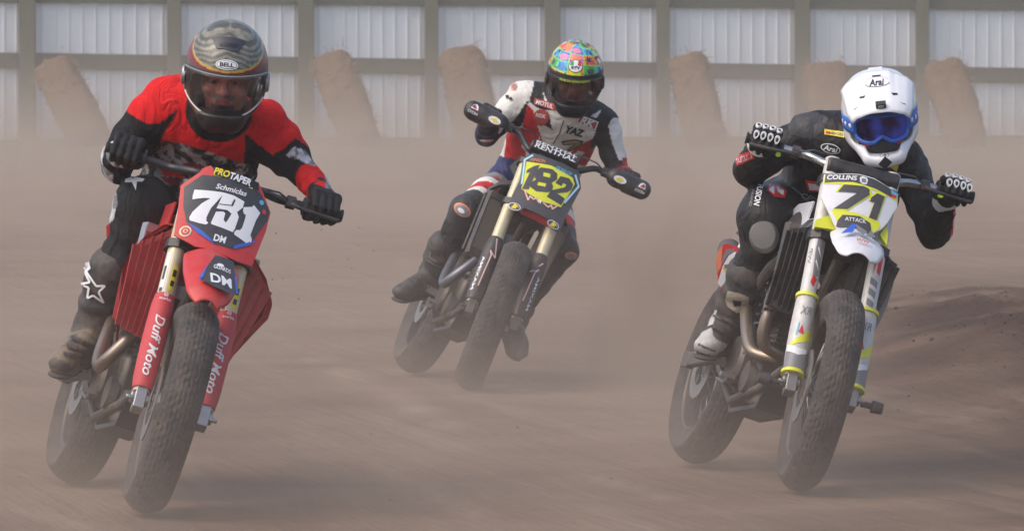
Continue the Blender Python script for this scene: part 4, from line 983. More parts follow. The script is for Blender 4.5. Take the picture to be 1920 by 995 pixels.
def plateC():
    pl = Plane(Ck, fork_pt(.70, 0, .085), FN, LY); bow = 1.6; mb = MB()
    plate_base(mb, pl, [(1549, 320), (1610, 326), (1640, 334), (1687, 358), (1686, 380), (1667, 412), (1655, 426), (1638, 436), (1570, 430), (1558, 400), (1543, 364)], bow, .006, 0)
    sheet(mb, pl, [(1551, 321), (1610, 328), (1640, 336), (1686, 358), (1672, 366), (1640, 353), (1600, 341), (1549, 337)], .002, bow, 1)
    sheet(mb, pl, [(1549, 325), (1553, 337), (1600, 341), (1640, 353), (1672, 366), (1686, 362), (1686, 372), (1645, 358), (1600, 346), (1547, 339)], .0015, bow, 3)
    sheet(mb, pl, [(1672, 352), (1686, 358), (1684, 366), (1673, 362)], .0035, bow, 4); sheet(mb, pl, [(1672, 359), (1684, 363), (1682, 367), (1673, 366)], .004, bow, 5)
    seven = [(1583, 345), (1620, 350), (1630, 355), (1630, 366), (1589, 392), (1564, 389), (1608, 362), (1572, 357)]
    one = [(1645, 362), (1660, 367), (1644, 412), (1629, 408), (1640, 379), (1631, 378), (1634, 370)]
    def grow(p, k=4): c = np.mean(p, 0); return [tuple(np.array(q) + k * nrm(np.array(q) - c)) for q in p]
    for p in (grow(seven), grow(one)): sheet(mb, pl, p, .002, bow, 3)
    sheet(mb, pl, [(1560, 390), (1600, 398), (1650, 414), (1652, 424), (1640, 434), (1575, 425)], .0015, bow, 3)
    for p in (seven, one): sheet(mb, pl, p, .0035, bow, 1)
    sheet(mb, pl, [(1580, 402), (1612, 406), (1632, 418), (1634, 430), (1628, 438), (1568, 424), (1571, 412)], .003, bow, 1)
    tri_pts(pl, 'ATTACK', mb, (1604, 413), 40, 7, 9, 2, .0042, bow, .01, 0)
    tri_pts(pl, 'COLLINS', mb, (1580, 331), 54, 9, 8, 2, .0042, bow, .03, .15, 0)
    sheet(mb, pl, [(1612, 333), (1617, 331), (1625, 334), (1627, 338), (1625, 346), (1617, 346), (1612, 341)], .003, bow, 2); sheet(mb, pl, [(1615, 335), (1623, 336), (1623, 343), (1615, 342)], .0045, bow, 6)
    mb.build('number_plate', [m_white, mat('plate_dark_grey', (.05, .05, .055), .45, dirt=.15), m_whitec, m_yel, m_cyan, m_rink, m_gink], Ck.root, smooth=20)
    # yellow lower cheeks behind the plate
    p2 = Plane(Ck, fork_pt(.60, 0, .05), FN, LY)
    for pts in ([(1553, 404), (1557, 400), (1571, 431), (1528, 425), (1530, 412)], [(1660, 422), (1655, 432), (1650, 440), (1663, 460), (1665, 440), (1663, 425)]):
        m2 = MB(); plate_base(m2, p2, pts, 0, .02, 0); m2.build('plate_cheek', m_yel, Ck.root)
plateC()
# rear side plate showing past the rider's calf
def tailC():
    pl = Plane(Ck, V3(-1.22, -.16, .74), nrm(V3(.75, -.65, .1)), V3(0, 1, 0), False); m = MB()
    plate_base(m, pl, [(1352, 460), (1362, 457), (1392, 463), (1395, 520), (1360, 545), (1350, 541), (1343, 515), (1338, 490), (1343, 470)], 1, .01, 0)
    sheet(m, pl, [(1343, 470), (1352, 462), (1352, 500), (1344, 512), (1339, 490)], .002, 1, 3)
    sheet(m, pl, [(1381, 471), (1368, 479), (1355, 500), (1346, 531), (1353, 538), (1362, 530), (1392, 500), (1392, 472)], .003, 1, 1)
    sheet(m, pl, [(1380, 466), (1361, 468), (1354, 482), (1352, 498), (1366, 478), (1380, 470)], .0025, 1, 2)
    sheet(m, pl, [(1358, 497), (1378, 493), (1376, 500), (1361, 504)], .0045, 1, 2); strip(pl, m, [(1357, 502), (1362, 508), (1370, 504)], .005, .0045, 1, 4)
    m.build('rear_side_plate', [m_rink, m_whitec, m_gink, m_oink, m_yink], Ck.root, smooth=30)
tailC()
fC = fender(Ck, [(-.24, 0, .90), (-.16, 0, .90), (-.06, 0, .885), (.02, 0, .86), (.08, 0, .83), (.10, 0, .815)], [.06, .08, .092, .09, .07, .04], m_white, crown=.03)
def fenderC():
    pl = Plane(Ck, V3(.03, 0, .862), nrm(V3(.42, 0, .9)), LY); mb = MB()
    for pts, mi in (([(1577, 436), (1598, 422), (1606, 424), (1598, 438)], 0), ([(1604, 424), (1625, 438), (1618, 444), (1606, 436)], 1), ([(1622, 445), (1634, 434), (1642, 446), (1630, 448)], 1)): sheet(mb, pl, pts, .008, 2.5, mi)
    tri_pts(pl, 'WW', mb, (1618, 455), 26, 5, 14, 2, .008, 2.5, .02, .2)
    mb.build('fender_decal', [m_blue, m_gink, m_rink], fC, smooth=20)
fenderC()
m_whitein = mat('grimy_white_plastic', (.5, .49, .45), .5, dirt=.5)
for y in (-1, 1):
    dy = 0 if y < 0 else .045
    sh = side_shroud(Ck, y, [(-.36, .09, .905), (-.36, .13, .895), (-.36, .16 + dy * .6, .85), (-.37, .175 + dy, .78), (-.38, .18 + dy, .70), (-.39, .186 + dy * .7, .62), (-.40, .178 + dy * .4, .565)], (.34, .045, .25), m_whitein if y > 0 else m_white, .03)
    g = MB(); g.prism([(-.42, .96), (-.46, .72), (-.60, .64), (-.86, .74), (-1.0, .87), (-.7, .95)], (V3(0, y * .15, 0), nrm(V3(1, y * .08, 0)), V3(0, 0, 1), V3(0, y, 0)), 0, .006); g.build('tank_panel', m_white, Ck.root, bevel=.003)
    louvres(Ck, y, [((-.36, .085 + k * .02 * (1 + dy * 5), .875 - .008 * k), (-.385, .075 + k * .019, .575)) for k in range(6)], m_black, sh, .03, .5)

# ============================================================ riders
def in_poly(P, poly):
    x, y = P[:, 0], P[:, 1]; r = np.zeros(len(P), bool); n = len(poly)
    for i in range(n):
        (x0, y0), (x1, y1) = poly[i], poly[(i + 1) % n]
        if y0 == y1: continue
        c = ((y0 > y) != (y1 > y)) & (x < (x1 - x0) * (y - y0) / (y1 - y0) + x0); r ^= c
    return r
class Rider:
    def __init__(s, base, label, ref):
        s.base = np.asarray(base, float); s.root = empty('person', s.base, label, 'person'); s.ref = np.asarray(ref, float)
        d = s.ref - CAM; s.L = np.linalg.norm(d); s.d = d / s.L; s.r = nrm(np.cross(s.d, (0, 0, 1))); s.u = np.cross(s.r, s.d)
        q = s._px0(s.ref); s.c = q
    def _px0(s, P):
        X, Y, Z = P[0], P[1], P[2] - CH; dd = Y * math.cos(TH) - Z * math.sin(TH); return np.array([960 + F * X / dd, 497.5 - F * (Z * math.cos(TH) + Y * math.sin(TH)) / dd])
    def front(s, v):             # coordinates across the rider's front, in the photo's units
        q = v + s.base - s.ref; return np.c_[s.c[0] + q @ s.r * F / s.L, s.c[1] - q @ s.u * F / s.L]
    def sdf(s, pts, h, pad=.2, k=.03):
        P = np.array(pts) - s.base; return SDF(P.min(0) - pad, P.max(0) + pad, h, k)
    def bvh(s, o):
        me = o.data; s.tree = BVHTree.FromPolygons([v.co for v in me.vertices], [tuple(p.vertices) for p in me.polygons]); return s.tree
    def hit(s, px, py, h=.002, tree=None):
        t = tree or s.tree; o = Vector(s.ref + s.r * (px - s.c[0]) * s.L / F - s.u * (py - s.c[1]) * s.L / F - s.d * 1.5 - s.base)
        q = t.ray_cast(o, Vector(s.d)); 
        if q[0] is None: return np.array(o) + s.d * 1.5
        return np.array(q[0]) + np.array(q[1]) * h - s.d * h
    def patch(s, mb, pts, mi, h=.002, cell=5):
        bm = bmesh.new(); vs = [bm.verts.new((a, b, 0)) for a, b in pts]; f = bm.faces.new(vs); bm.normal_update()
        if f.normal.z > 0: bmesh.ops.reverse_faces(bm, faces=[f])
        for ax, no in ((0, (1, 0, 0)), (1, (0, 1, 0))):
            lo = min(p[ax] for p in pts); hi = max(p[ax] for p in pts); x = lo + cell
            while x < hi:
                co = (x, 0, 0) if ax == 0 else (0, x, 0)
                bmesh.ops.bisect_plane(bm, geom=bm.verts[:] + bm.edges[:] + bm.faces[:], plane_co=co, plane_no=no); x += cell
        bmesh.ops.triangulate(bm, faces=bm.faces[:]); bm.verts.index_update()
        mb.add([s.hit(v.co.x, v.co.y, h) for v in bm.verts], [tuple(v.index for v in f.verts) for f in bm.faces], mi); bm.free()
    def text(s, mb, body, c, w, h, ang, mi, bold=.02, shear=0, lift=.0035):
        a = R_(ang); tv, tf = text_geo(body, bold, shear); lo = tv.min(0); hi = tv.max(0); q = (tv - (lo + hi) / 2) / (hi - lo) * (w, h)
        mb.add([s.hit(c[0] + x * math.cos(a) + y * math.sin(a), c[1] + x * math.sin(a) - y * math.cos(a), lift) for x, y in q], tf, mi)
    def line(s, mb, pts, w, mi, lift=.003):
        for a, b in zip(pts[:-1], pts[1:]):
            a = np.array(a, float); b = np.array(b, float); L = np.linalg.norm(b - a); d = (b - a) / L; n = np.array([-d[1], d[0]]) * w / 2; k = max(1, int(L / 5))
            vs = []
            for i in range(k + 1):
                p = a + (b - a) * i / k; vs += [s.hit(*(p - n), lift), s.hit(*(p + n), lift)]
            mb.add(vs, [(2 * i, 2 * i + 1, 2 * i + 3, 2 * i + 2) for i in range(k)], mi)

def glove(R, name, g, ax, wrist, elbow, m, extra=None, size=1.0):
    g = g - R.base; wrist = wrist - R.base; elbow = elbow - R.base; a = nrm(ax); d = wrist - g; d = nrm(d - a * (d @ a)); u = nrm(np.cross(a, d)); u = u if u[2] > 0 else -u
    s = SDF(np.minimum(g, wrist) - .12, np.maximum(g, wrist) + .12, .0042, .006)
    z = size; Kn = []; Md = []
    for i, (o, L) in enumerate(zip((-.034, -.012, .010, .031), (.97, 1.06, 1.0, .86))):
        o *= z; K = g + a * o + d * .026 * z + u * .036 * z; P1 = g + a * o - d * .026 * z * L + u * .031 * z * L; P2 = g + a * o - d * .038 * z * L - u * .004; P3 = g + a * o - d * .012 - u * .031 * z * L
        s.limb(K, P1, .0125 * z, .0118 * z, .003); s.limb(P1, P2, .0118 * z, .011 * z, .003); s.limb(P2, P3, .011 * z, .0098 * z, .003)
        s.limb(K, wrist + a * o * .55, .0135 * z, .022, .014); Kn.append(K); Md.append((K + P1) / 2 + u * .012 * z)
    s.limb(g + d * .045 + u * .01 + a * .02, g + d * .045 + u * .01 - a * .025, .02, .02, .02)
    th0 = wrist * .5 + g * .5 - a * .03 * z - u * .012; th1 = g + d * .012 - a * .05 * z - u * .02; th2 = g - d * .022 - a * .046 * z - u * .026
    s.limb(wrist, th0, .02, .018, .012); s.limb(th0, th1, .017, .0135 * z, .008); s.limb(th1, th2, .013 * z, .011 * z, .005)
    cf = wrist + nrm(elbow - wrist) * .055; s.limb(wrist, cf, .031, .038, .015, fold=.0012, ff=260)
    s.rough(.0012, 60); s.rough(.001, 120, True)
    o = s.build(name, m, R.root)
    R.hand = dict(K=Kn, M=Md, a=a, d=d, u=u, th=th2, wrist=wrist, cf=cf, obj=o)
    if extra: extra(o, R.hand)
    return o
def boot(R, shin, ankle, toe, up, m, paint=None, bulk=1.0, sole_m=None):
    shin, ankle, toe = [np.asarray(q, float) - R.base for q in (shin, ankle, toe)]
    up = nrm(up); f = toe - ankle; f = nrm(f - up * (f @ up)); sd = np.cross(up, f); s = SDF(np.minimum(np.minimum(shin, ankle), toe) - .16, np.maximum(np.maximum(shin, ankle), toe) + .16, .0055, .02)
    b = bulk; s.limb(shin, ankle, .066 * b, .056 * b, fold=.003, ff=90); s.limb(ankle, ankle - up * .03 - f * .035, .055 * b, .048)
    s.limb(ankle - up * .02, toe - f * .05 + up * .012, .056 * b, .040 * b, .02, fold=.0025, ff=120); s.ell(toe - f * .03, (.055, .046, .036), np.c_[f, sd, up], .015)
    so = s
    Rm = np.c_[f, sd, up]; mid = (ankle - up * .085 - f * .06 + toe - up * .04) / 2; lo_ = toe - up * .042; heel = ankle - up * .082 - f * .065
    ff_ = nrm(lo_ - heel); uu = nrm(up - ff_ * (up @ ff_)); ss = np.cross(uu, ff_); L = np.linalg.norm(lo_ - heel)
    s.box((lo_ + heel) / 2 - uu * .2, (.4, .3, .2), np.c_[ff_, ss, uu], .01, 0, 'sub')
    s.rough(.003, 30); s.rough(.0015, 80)
    o = s.build('boot', m, R.root, paint)
    q = SDF(np.minimum(lo_, heel) - .1, np.maximum(lo_, heel) + .1, .006, .01); q.limb(heel + ff_ * .03, (lo_ + heel) / 2 + ss * 0, .036, .034, squash=(uu, .33)); q.limb((lo_ + heel) / 2, lo_ - ff_ * .03, .034, .043, squash=(uu, .28)); q.build('sole', sole_m or m_rubber, o)
    return o

# ---------- helmets
class Helm:
    def __init__(s, R, px, py, Y, pitch, yaw, roll, size=1.08):
        s.R = R; s.pos = at(px, py, Y); f = nrm(CAM - s.pos); r = nrm(np.cross(f, (0, 0, 1))) * -1   # r: image right
        r = nrm(np.cross((0, 0, 1), f)); u = np.cross(f, r)
        M = np.c_[f, r, u]; M = M @ rotm((0, 0, 1), R_(yaw)) @ rotm((0, 1, 0), R_(pitch)) @ rotm((1, 0, 0), R_(roll)); s.M = M * size
    def xf(s, v): return np.asarray(v) @ s.M.T + s.pos - s.R.base
    def shellpt(s, th, U, lift=0.): 
        k = math.sqrt(max(0, 1 - ((U - .015) / .205) ** 2)); return V3((.158 + lift) * math.cos(th) * k, (.126 + lift) * math.sin(th) * k, U)
def full_face(H, paint, m, port=(-.022, .058, .094)):
    s = SDF((-.2, -.16, -.2), (.22, .16, .2), .0045, .04)
    s.ell((-.005, 0, .018), (.156, .124, .140)); s.ell((.015, 0, -.055), (.13, .106, .085), k=.05); s.limb((.10, -.026, -.115), (.10, .026, -.115), .038, .038, .05)
    s.ell((-.01, 0, -.005), (.130, .103, .118), k=.0, mode='sub'); s.ell((-.01, 0, -.12), (.10, .092, .11), k=.01, mode='sub')
    s.box((.17, 0, port[0]), (.135, port[2], port[1]), None, .035, .008, 'sub')
    return s.build('helmet', m, H.R.root, paint, xf=H.xf)
def visor(H, parent, mv, u0=-.088, u1=.046, rim=None, th=1.22):
    g = MB(); T = lambda p: H.xf(p)
    def fn(a, b):
        t = (a - .5) * 2 * th; lo = u0 + .05 * (abs(t) / th) ** 2.5; hi = u1 - .012 * (abs(t) / th) ** 3; U = lo + (hi - lo) * b; return T(H.shellpt(t, U, .004))
    g.grid(fn, 40, 14); o = g.build('visor', mv, parent, smooth=180, solid=.002)
    if rim is not None:
        g = MB(); g.tube([fn(i / 39, 0) for i in range(40)], .0024, 8); g.tube([fn(i / 39, 1) for i in range(40)], .0035, 8, 1)
        for t in (0, 1): g.tube([fn(t, j / 9) for j in range(10)], .0035, 8, 1)
        g.build('visor_rim', rim, o)
    return o
def pivots(H, parent, m):
    for y in (-1, 1):
        g = MB(); c = V3(.035, y * .121, -.005); g.disc(c, V3(0, y, 0), [(0, .03), (.008, .028), (.011, .02), (.0112, 0)], 22); g.v = [tuple(H.xf(v)) for v in g.v]; g.build('visor_pivot', m, parent)
m_skin = mat('skin', (.46, .2, .13), .5, dirt=.05, attr=True, bump=.2, bscale=80)
def face(H, beard=None, skin=(.5, .2, .14)):
    s = SDF((-.14, -.13, -.2), (.16, .13, .15), .004, .012)
    s.ell((-.01, 0, .0), (.098, .074, .11), k=.02); s.ell((.03, 0, -.055), (.07, .058, .055), k=.03); s.limb((-.02, 0, -.06), (-.035, 0, -.11), .055, .055, .03)
    s.limb((.088, 0, .012), (.118, 0, -.022), .008, .014, .012); s.ell((.106, -.012, -.026), (.012, .009, .008), k=.008); s.ell((.106, .012, -.026), (.012, .009, .008), k=.008)
    s.limb((.092, -.045, .026), (.098, -.012, .022), .011, .012, .012); s.limb((.092, .045, .026), (.098, .012, .022), .011, .012, .012)
    for y in (-1, 1): s.ell((.095, y * .032, .004), (.014, .019, .012), k=.01, mode='sub'); s.ell((.072, y * .047, -.028), (.022, .02, .018), k=.02); s.ell((.083, y * .032, .002), (.013, .0145, .0125), k=.002)
    s.limb((.096, -.022, -.052), (.101, .022, -.052), .0075, .0075, .006); s.limb((.094, -.02, -.063), (.098, .02, -.063), .008, .008, .006)
    s.limb((.108, -.024, -.0575), (.108, .024, -.0575), .0035, .0035, .003, mode='sub')
    def paint(v):
        c = np.tile(np.array(skin), (len(v), 1)); c *= (1 + .15 * vnoise(v * 60))[:, None]
        F_, L, U = v.T
        c[(abs(abs(L) - .032) < .0125) & (abs(U - .001) < .0045) & (F_ > .085)] = (.22, .19, .17)
        c[(abs(abs(L) - .032) < .0055) & (abs(U - .002) < .006) & (F_ > .085)] = (.02, .015, .01)
        c[(abs(abs(L) - .032) < .019) & (abs(U - .029) < .0045) & (F_ > .08)] = (.06, .035, .025)
        c[(abs(L) < .022) & (U < -.049) & (U > -.068) & (F_ > .09)] = (.36, .09, .08)
        if beard is not None:
            b = ((U < -.036) & (U > -.05) & (abs(L) < .034) & (F_ > .08)) | ((U < -.066) & (abs(L) < .035) & (F_ > .05)); c[b] = np.array(beard)
        return c
    return s.build('head', m_skin, H.R.root, paint, xf=H.xf)
def helm_decal(H, tree):
    """map a small flat drawing on to the shell: (azimuth, elevation) centre, right / up in metres"""
    def mk(th, ph, tilt=0.0):
        d = V3(math.cos(ph) * math.cos(th), math.cos(ph) * math.sin(th), math.sin(ph)); r = nrm(np.cross((0, 0, 1), d)); u = np.cross(d, r); r, u = r * math.cos(tilt) + u * math.sin(tilt), u * math.cos(tilt) - r * math.sin(tilt)
        def f(a, b, h=.0015):
            o = H.xf(d * .4 + r * a + u * b); dr = nrm(H.M @ -d); q = tree.ray_cast(Vector(o), Vector(dr))
            return (np.array(q[0]) if q[0] is not None else o + dr * .25) - dr * h
        return f
    return mk
def tree_of(o): me = o.data; return BVHTree.FromPolygons([v.co for v in me.vertices], [tuple(p.vertices) for p in me.polygons])
def fan(mb, f, pts, mi, h=.0015):
    """filled outline laid on a curved shell, cut fine enough to follow it"""
    bm = bmesh.new(); vs = [bm.verts.new((a, b, 0)) for a, b in pts]; fc = bm.faces.new(vs); bm.normal_update()
    if fc.normal.z < 0: bmesh.ops.reverse_faces(bm, faces=[fc])
    for ax in (0, 1):
        lo = min(p[ax] for p in pts); hi = max(p[ax] for p in pts); x = lo + .008
        while x < hi:
            bmesh.ops.bisect_plane(bm, geom=bm.verts[:] + bm.edges[:] + bm.faces[:], plane_co=(x, 0, 0) if ax == 0 else (0, x, 0), plane_no=(1, 0, 0) if ax == 0 else (0, 1, 0)); x += .008
    bmesh.ops.triangulate(bm, faces=bm.faces[:]); bm.verts.index_update(); mb.add([f(v.co.x, v.co.y, h) for v in bm.verts], [tuple(v.index for v in q.verts) for q in bm.faces], mi); bm.free()
def ell2(rx, ry, n=28, c=(0, 0)): return [(c[0] + rx * math.cos(t), c[1] + ry * math.sin(t)) for t in np.linspace(0, 2 * math.pi, n, endpoint=False)]

m_suit = mat('rider_suit', rough=.72, dirt=.05, attr=True, bump=.35, bscale=140, vary=.12, spec=.12, crease=.03)
m_leather = mat('rider_leather', rough=.5, dirt=.07, spec=.28, attr=True, bump=.4, bscale=110, vary=.12, crease=.014)
m_helmet = mat('painted_helmet', rough=.33, dirt=.1, attr=True, coat=.08, vary=.03, dscale=12)
m_boot = mat('boot_leather', rough=.6, dirt=.5, attr=True, bump=.5, bscale=70, dirt_col=(.2, .15, .115))
m_glove = mat('black_glove', (.01, .01, .011), .65, spec=.25, dirt=.04, bump=.4, bscale=200)

def bodyshape(R, J, tight=1.0, fold=0.004, neck_r=.072, h=.0058, torso=1.0):
    B_ = R.base; J = {k: np.asarray(v, float) for k, v in J.items()}; P = {k: v - B_ for k, v in J.items()}
    s = R.sdf(list(J.values()), h, .2, .045); g = tight; t = torso
    ch = (P['sR'] + P['sL']) / 2; hp = (P['hR'] + P['hL']) / 2; mid = ch * .5 + hp * .5
    s.limb(P['sR'] * .82 + P['sL'] * .18, P['sL'] * .82 + P['sR'] * .18, .088 * t, .088 * t)
    for k in ('R', 'L'):
        o = 'L' if k == 'R' else 'R'; a = P['s' + k] * .76 + P['s' + o] * .24; b = P['h' + k] * .9 + P['h' + o] * .1
        s.limb(a * .9 + b * .1, b, .105 * t, .115 * t, .06, fold=fold * .7, ff=28)
    s.limb(ch, hp, .12 * t, .125 * t, .06); s.limb(P['neck'], ch, neck_r, .09, .04)
    for k in ('R', 'L'):
        S_, E, W_, Hp, Kn, An = [P[q + k] for q in ('s', 'e', 'w', 'h', 'k', 'a')]
        s.limb(S_, E, .070 * g, .052 * g, .035, fold=fold, ff=70); s.limb(E, W_, .052 * g, .036 * g, .02, fold=fold * .7, ff=95)
        s.limb(Hp, Kn, .100 * g, .072 * g, .04, fold=fold, ff=45); s.limb(Kn, An, .068 * g, .046 * g, .03, fold=fold * .6, ff=60)
    s.rough(.006 * (fold / .004), 9); s.rough(.0035 * (fold / .004), 21, True); s.rough(.0012, 50)
    return s
def lerp(a, b, t): return np.asarray(a) * (1 - t) + np.asarray(b) * t
def bone_t(v, a, b):
    ba = b - a; t = (v - a) @ ba / (ba @ ba); d = np.linalg.norm(v - a - np.clip(t, 0, 1)[:, None] * ba, axis=1); return t, d
def limb_ids(v, P):
    names = []; D = []; Ts = []
    for k in ('R', 'L'):
        for nm, a, b, r in (('ua', 's', 'e', .055), ('fa', 'e', 'w', .045), ('th', 'h', 'k', .085), ('sh', 'k', 'a', .055)):
            t, d = bone_t(v, P[a + k], P[b + k]); names.append(nm + k); D.append(d - r); Ts.append(t)
    t, d = bone_t(v, (P['sR'] + P['sL']) / 2, (P['hR'] + P['hL']) / 2); names.append('torso'); D.append(d - .15); Ts.append(t)
    D = np.array(D); i = D.argmin(0); return np.array(names)[i], np.array(Ts)[i, np.arange(len(v))]
def peg(B, y, dx=0.): return B.w(V3(-.87 + dx, y * .185, .365))
def hands(B, R, J, m, extra=None, size=1.0, lift=.03):
    for k, y in (('R', -1), ('L', 1)):
        g, ax = B.grip[y]; e = np.asarray(J['e' + k], float); d = e - g; d = nrm(d - ax * (d @ ax)); w = g + d * .085 + V3(0, 0, lift); J['w' + k] = w; glove(R, 'glove', g, ax, w, e, m, extra, size)

# ------------------------------------------------------------ rider A: red jersey
Y0 = 19.74
RA = Rider(at(300, 900, Y0 + 1.0) * V3(1, 1, 0), 'person in red and black jersey and dark full-face helmet riding the red motorcycle', at(400, 300, Y0 + .85))
JA = dict(sR=at(310, 190, Y0 + .82), sL=at(498, 240, Y0 + .84), neck=at(412, 205, Y0 + .72), eR=at(214, 308, Y0 + .86), eL=at(563, 318, Y0 + .86),
          hR=at(298, 408, Y0 + 1.22), hL=at(385, 430, Y0 + 1.22), kR=at(268, 388, Y0 + .80), kL=at(425, 440, Y0 + .82), aR=at(182, 612, Y0 + .90), aL=at(345, 705, Y0 + .98))
hands(A, RA, JA, m_glove, size=1.12)
PA = {k: v - RA.base for k, v in JA.items()}
def paintA(v):
    c = np.tile(np.array((.016, .016, .018)), (len(v), 1)); f = RA.front(v); nm, t = limb_ids(v, PA)
    red = np.array((.62, .012, .014)); blk = np.array((.014, .014, .016))
    n1 = vnoise(v * V3(45, 45, 28)); n2 = vnoise(v * 90); camo = np.where((n1 + .5 * n2 > .15)[:, None], (.34, .325, .31), np.where((n1 - .4 * n2 < -.35)[:, None], (.02, .018, .018), (.075, .07, .066)))
    sil = np.where((vnoise(v * V3(60, 60, 30)) > .1)[:, None], (.55, .55, .57), (.2, .2, .21))
    up = np.isin(nm, ['uaR', 'uaL', 'faR', 'faL', 'torso']); c[up] = red
    def reg(poly, col, mask=None):
        m_ = in_poly(f, poly) & (up if mask is None else mask); c[m_] = col if np.ndim(col) == 1 else col[m_]
    # sleeves
    reg([(150, 140), (236, 208), (258, 222), (281, 234), (301, 231), (334, 206), (327, 222), (304, 256), (300, 300), (150, 420)], blk)
    reg([(460, 251), (480, 268), (510, 291), (532, 279), (553, 259), (600, 290), (600, 330), (588, 380), (500, 370), (455, 345)], blk)
    low = in_poly(f, [(290, 262), (345, 270), (387, 283), (442, 303), (470, 310), (480, 480), (250, 480), (270, 280)]) & (nm == 'torso') | ((nm == 'torso') & (f[:, 1] > 330)); c[low] = camo[low]
    c[(nm == 'torso') & (f[:, 1] > 405)] = (.014, .014, .016)
    reg([(305, 318), (345, 328), (345, 336), (303, 326)], red); reg([(300, 330), (360, 345), (360, 351), (310, 342)], (.3, .01, .012)); reg([(345, 305), (430, 322), (430, 327), (345, 311)], (.3, .01, .012))
    fr = nm == 'faR'; c[fr] = blk; m_ = fr & ((t < .3)) & (f[:, 0] < 213); c[m_] = sil[m_]; m_ = (nm == 'uaR') & (t > .86) & (f[:, 0] < 212); c[m_] = sil[m_]
    m_ = fr & (t > .62); c[m_] = sil[m_]
    fl = nm == 'faL'; c[fl] = blk; m_ = fl & (t > .30); c[m_] = red; m_ = m_ & (f[:, 0] > 608); c[m_] = sil[m_]
    reg([(534, 292), (550, 276), (572, 282), (592, 312), (580, 310), (560, 300)], sil)
    c[np.linalg.norm(v - PA['neck'], axis=1) < .112] = blk
    # trousers
    leg = np.isin(nm, ['thR', 'thL', 'shR', 'shL']); c[leg] = (.02, .021, .023)
    m_ = leg & in_poly(f, [(200, 340), (216, 342), (222, 380), (214, 410), (200, 425)]); c[m_] = sil[m_]
    return c
sA = bodyshape(RA, JA, 1.06, .0065, torso=1.0)
for k in 'RL': sA.limb(PA['s' + k], lerp(PA['s' + k], PA['e' + k],   .62), .080, .076, .03, fold=.004, ff=60)
sA.limb(PA['hR'], PA['kR'], .118, .094, .04, fold=.006, ff=40)

for k in 'R': sA.limb(PA['k' + k], lerp(PA['k' + k], PA['a' + k],   .6), .078, .07, .03, fold=.006, ff=60)
bodyA = sA.build('body', m_suit, RA.root, paintA)
RA.bvh(bodyA); d = MB()
RA.patch(d, [(236, 336), (250, 331), (272, 336), (268, 341), (258, 341), (256, 357), (249, 342), (236, 342)], 0); build_each(d, 'logo_patch', [m_whitec], bodyA)
def wristband(R, m):
    pass
def paint_bootA(v):
    c = np.tile(np.array((.03, .03, .032)), (len(v), 1)); an = JA['aR'] - RA.base; f = RA.front(v)
    c[f[:, 1] > 618 - (f[:, 0] - 150) * .15] = (.17, .135, .09); n = vnoise(v * 30) > .25; c[(f[:, 1] > 618) & n] = (.05, .045, .04)
    return c
bA = boot(RA, at(208, 505, Y0 + .84), at(172, 628, Y0 + .92), at(112, 682, Y0 + .68), nrm(A.A[:, 2] + V3(0, 0, .3)), m_boot, paint_bootA, 1.2)
d = MB(); tb = tree_of(bA); RA.tree = tb
RA.line(d, [(158, 500), (166, 512), (182, 535), (198, 534), (186, 546), (195, 566), (176, 552), (165, 558), (168, 538), (152, 532), (170, 528), (160, 508)], 4, 0); RA.patch(d, [(160, 492), (168, 490), (172, 502), (163, 510)], 0); build_each(d, 'logo_patch', [m_whitec], bA)
d = MB(); sh = SDF
for yy in (640, 655, 668):
    RA.line(d, [(135 - (yy - 640) * .5, yy - 8), (150, yy - 2), (172, yy + 8)], 6, 0, .005)
build_each(d, 'boot_strap', [m_black], bA)
boot(RA, at(385, 590, Y0 + .95), at(352, 718, Y0 + 1.0), at(380, 760, Y0 + .8), nrm(A.A[:, 2]), m_boot, lambda v: np.tile((.03, .03, .032), (len(v), 1)), 1.0)
HA = Helm(RA, 424, 137, Y0 + .58, 19, -3, -6, 1.09)
def paint_hA(v):
    F_, L, U = v.T; th = np.arctan2(L, F_ + .02); c = np.tile(np.array((.012, .01, .011)), (len(v), 1)); b = .054 + .032 * np.abs(th / 1.1) ** 2; b = np.minimum(b, .1)
    w = np.sin(U * 520 + L * 190 * np.sign(L) + 2.8 * vnoise(v * 26) + F_ * 60); cm = np.where((w > .1)[:, None], (.21, .2, .155), (.085, .083, .066)); cm = cm * (1 + .35 * vnoise(v * 80))[:, None]
    top = U > b; c[top] = cm[top]; c[(U <= b) & (U > -.01) & (U > b - .05)] = (.19, .008, .02); c[np.abs(U - b) < .0035] = (.5, .33, .04)
    c[(U > .028) & (U < .046) & (F_ > .03)] = (.07, .07, .07); c[(U < .01) & (np.abs(th) > 1.1)] = (.1, .1, .1); c[(U < -.08)] = (.012, .011, .012)
    c[(U < -.03) & (L < -.07) & (F_ > .02) & (U > -.1)] = (.13, .06, .02); return c
hA = full_face(HA, paint_hA, m_helmet, (-.024, .060, .096))
vA = visor(HA, hA, glassy('clear_visor', (.82, .82, .84), .10), -.094, .044, [mat('bright_rim', (.85, .85, .8), .35, .0, dirt=.02), m_gink]); pivots(HA, hA, m_alu)
face(HA, beard=(.2, .18, .16), skin=(.62, .24, .17))
mk = helm_decal(HA, tree_of(hA)); d = MB(); f = mk(.02, R_(28)); fan(d, f, ell2(.034, .0155), 0); fan(d, f, ell2(.031, .0125), 1, .0022); fan(d, f, ell2(.029, .0105), 0, .0028); d.text('BELL', lambda a, b: f(a, b, .0036), .042, .0125, .03, 0, 2)
f = mk(0, R_(52)); fan(d, f, [(-.052, .026), (.052, .026), (.034, -.018), (.012, -.024), (-.012, -.018), (-.034, -.016)], 3, .003); fan(d, f, [(-.03, .002), (.03, .002), (.022, -.01), (-.022, -.01)], 4, .004)
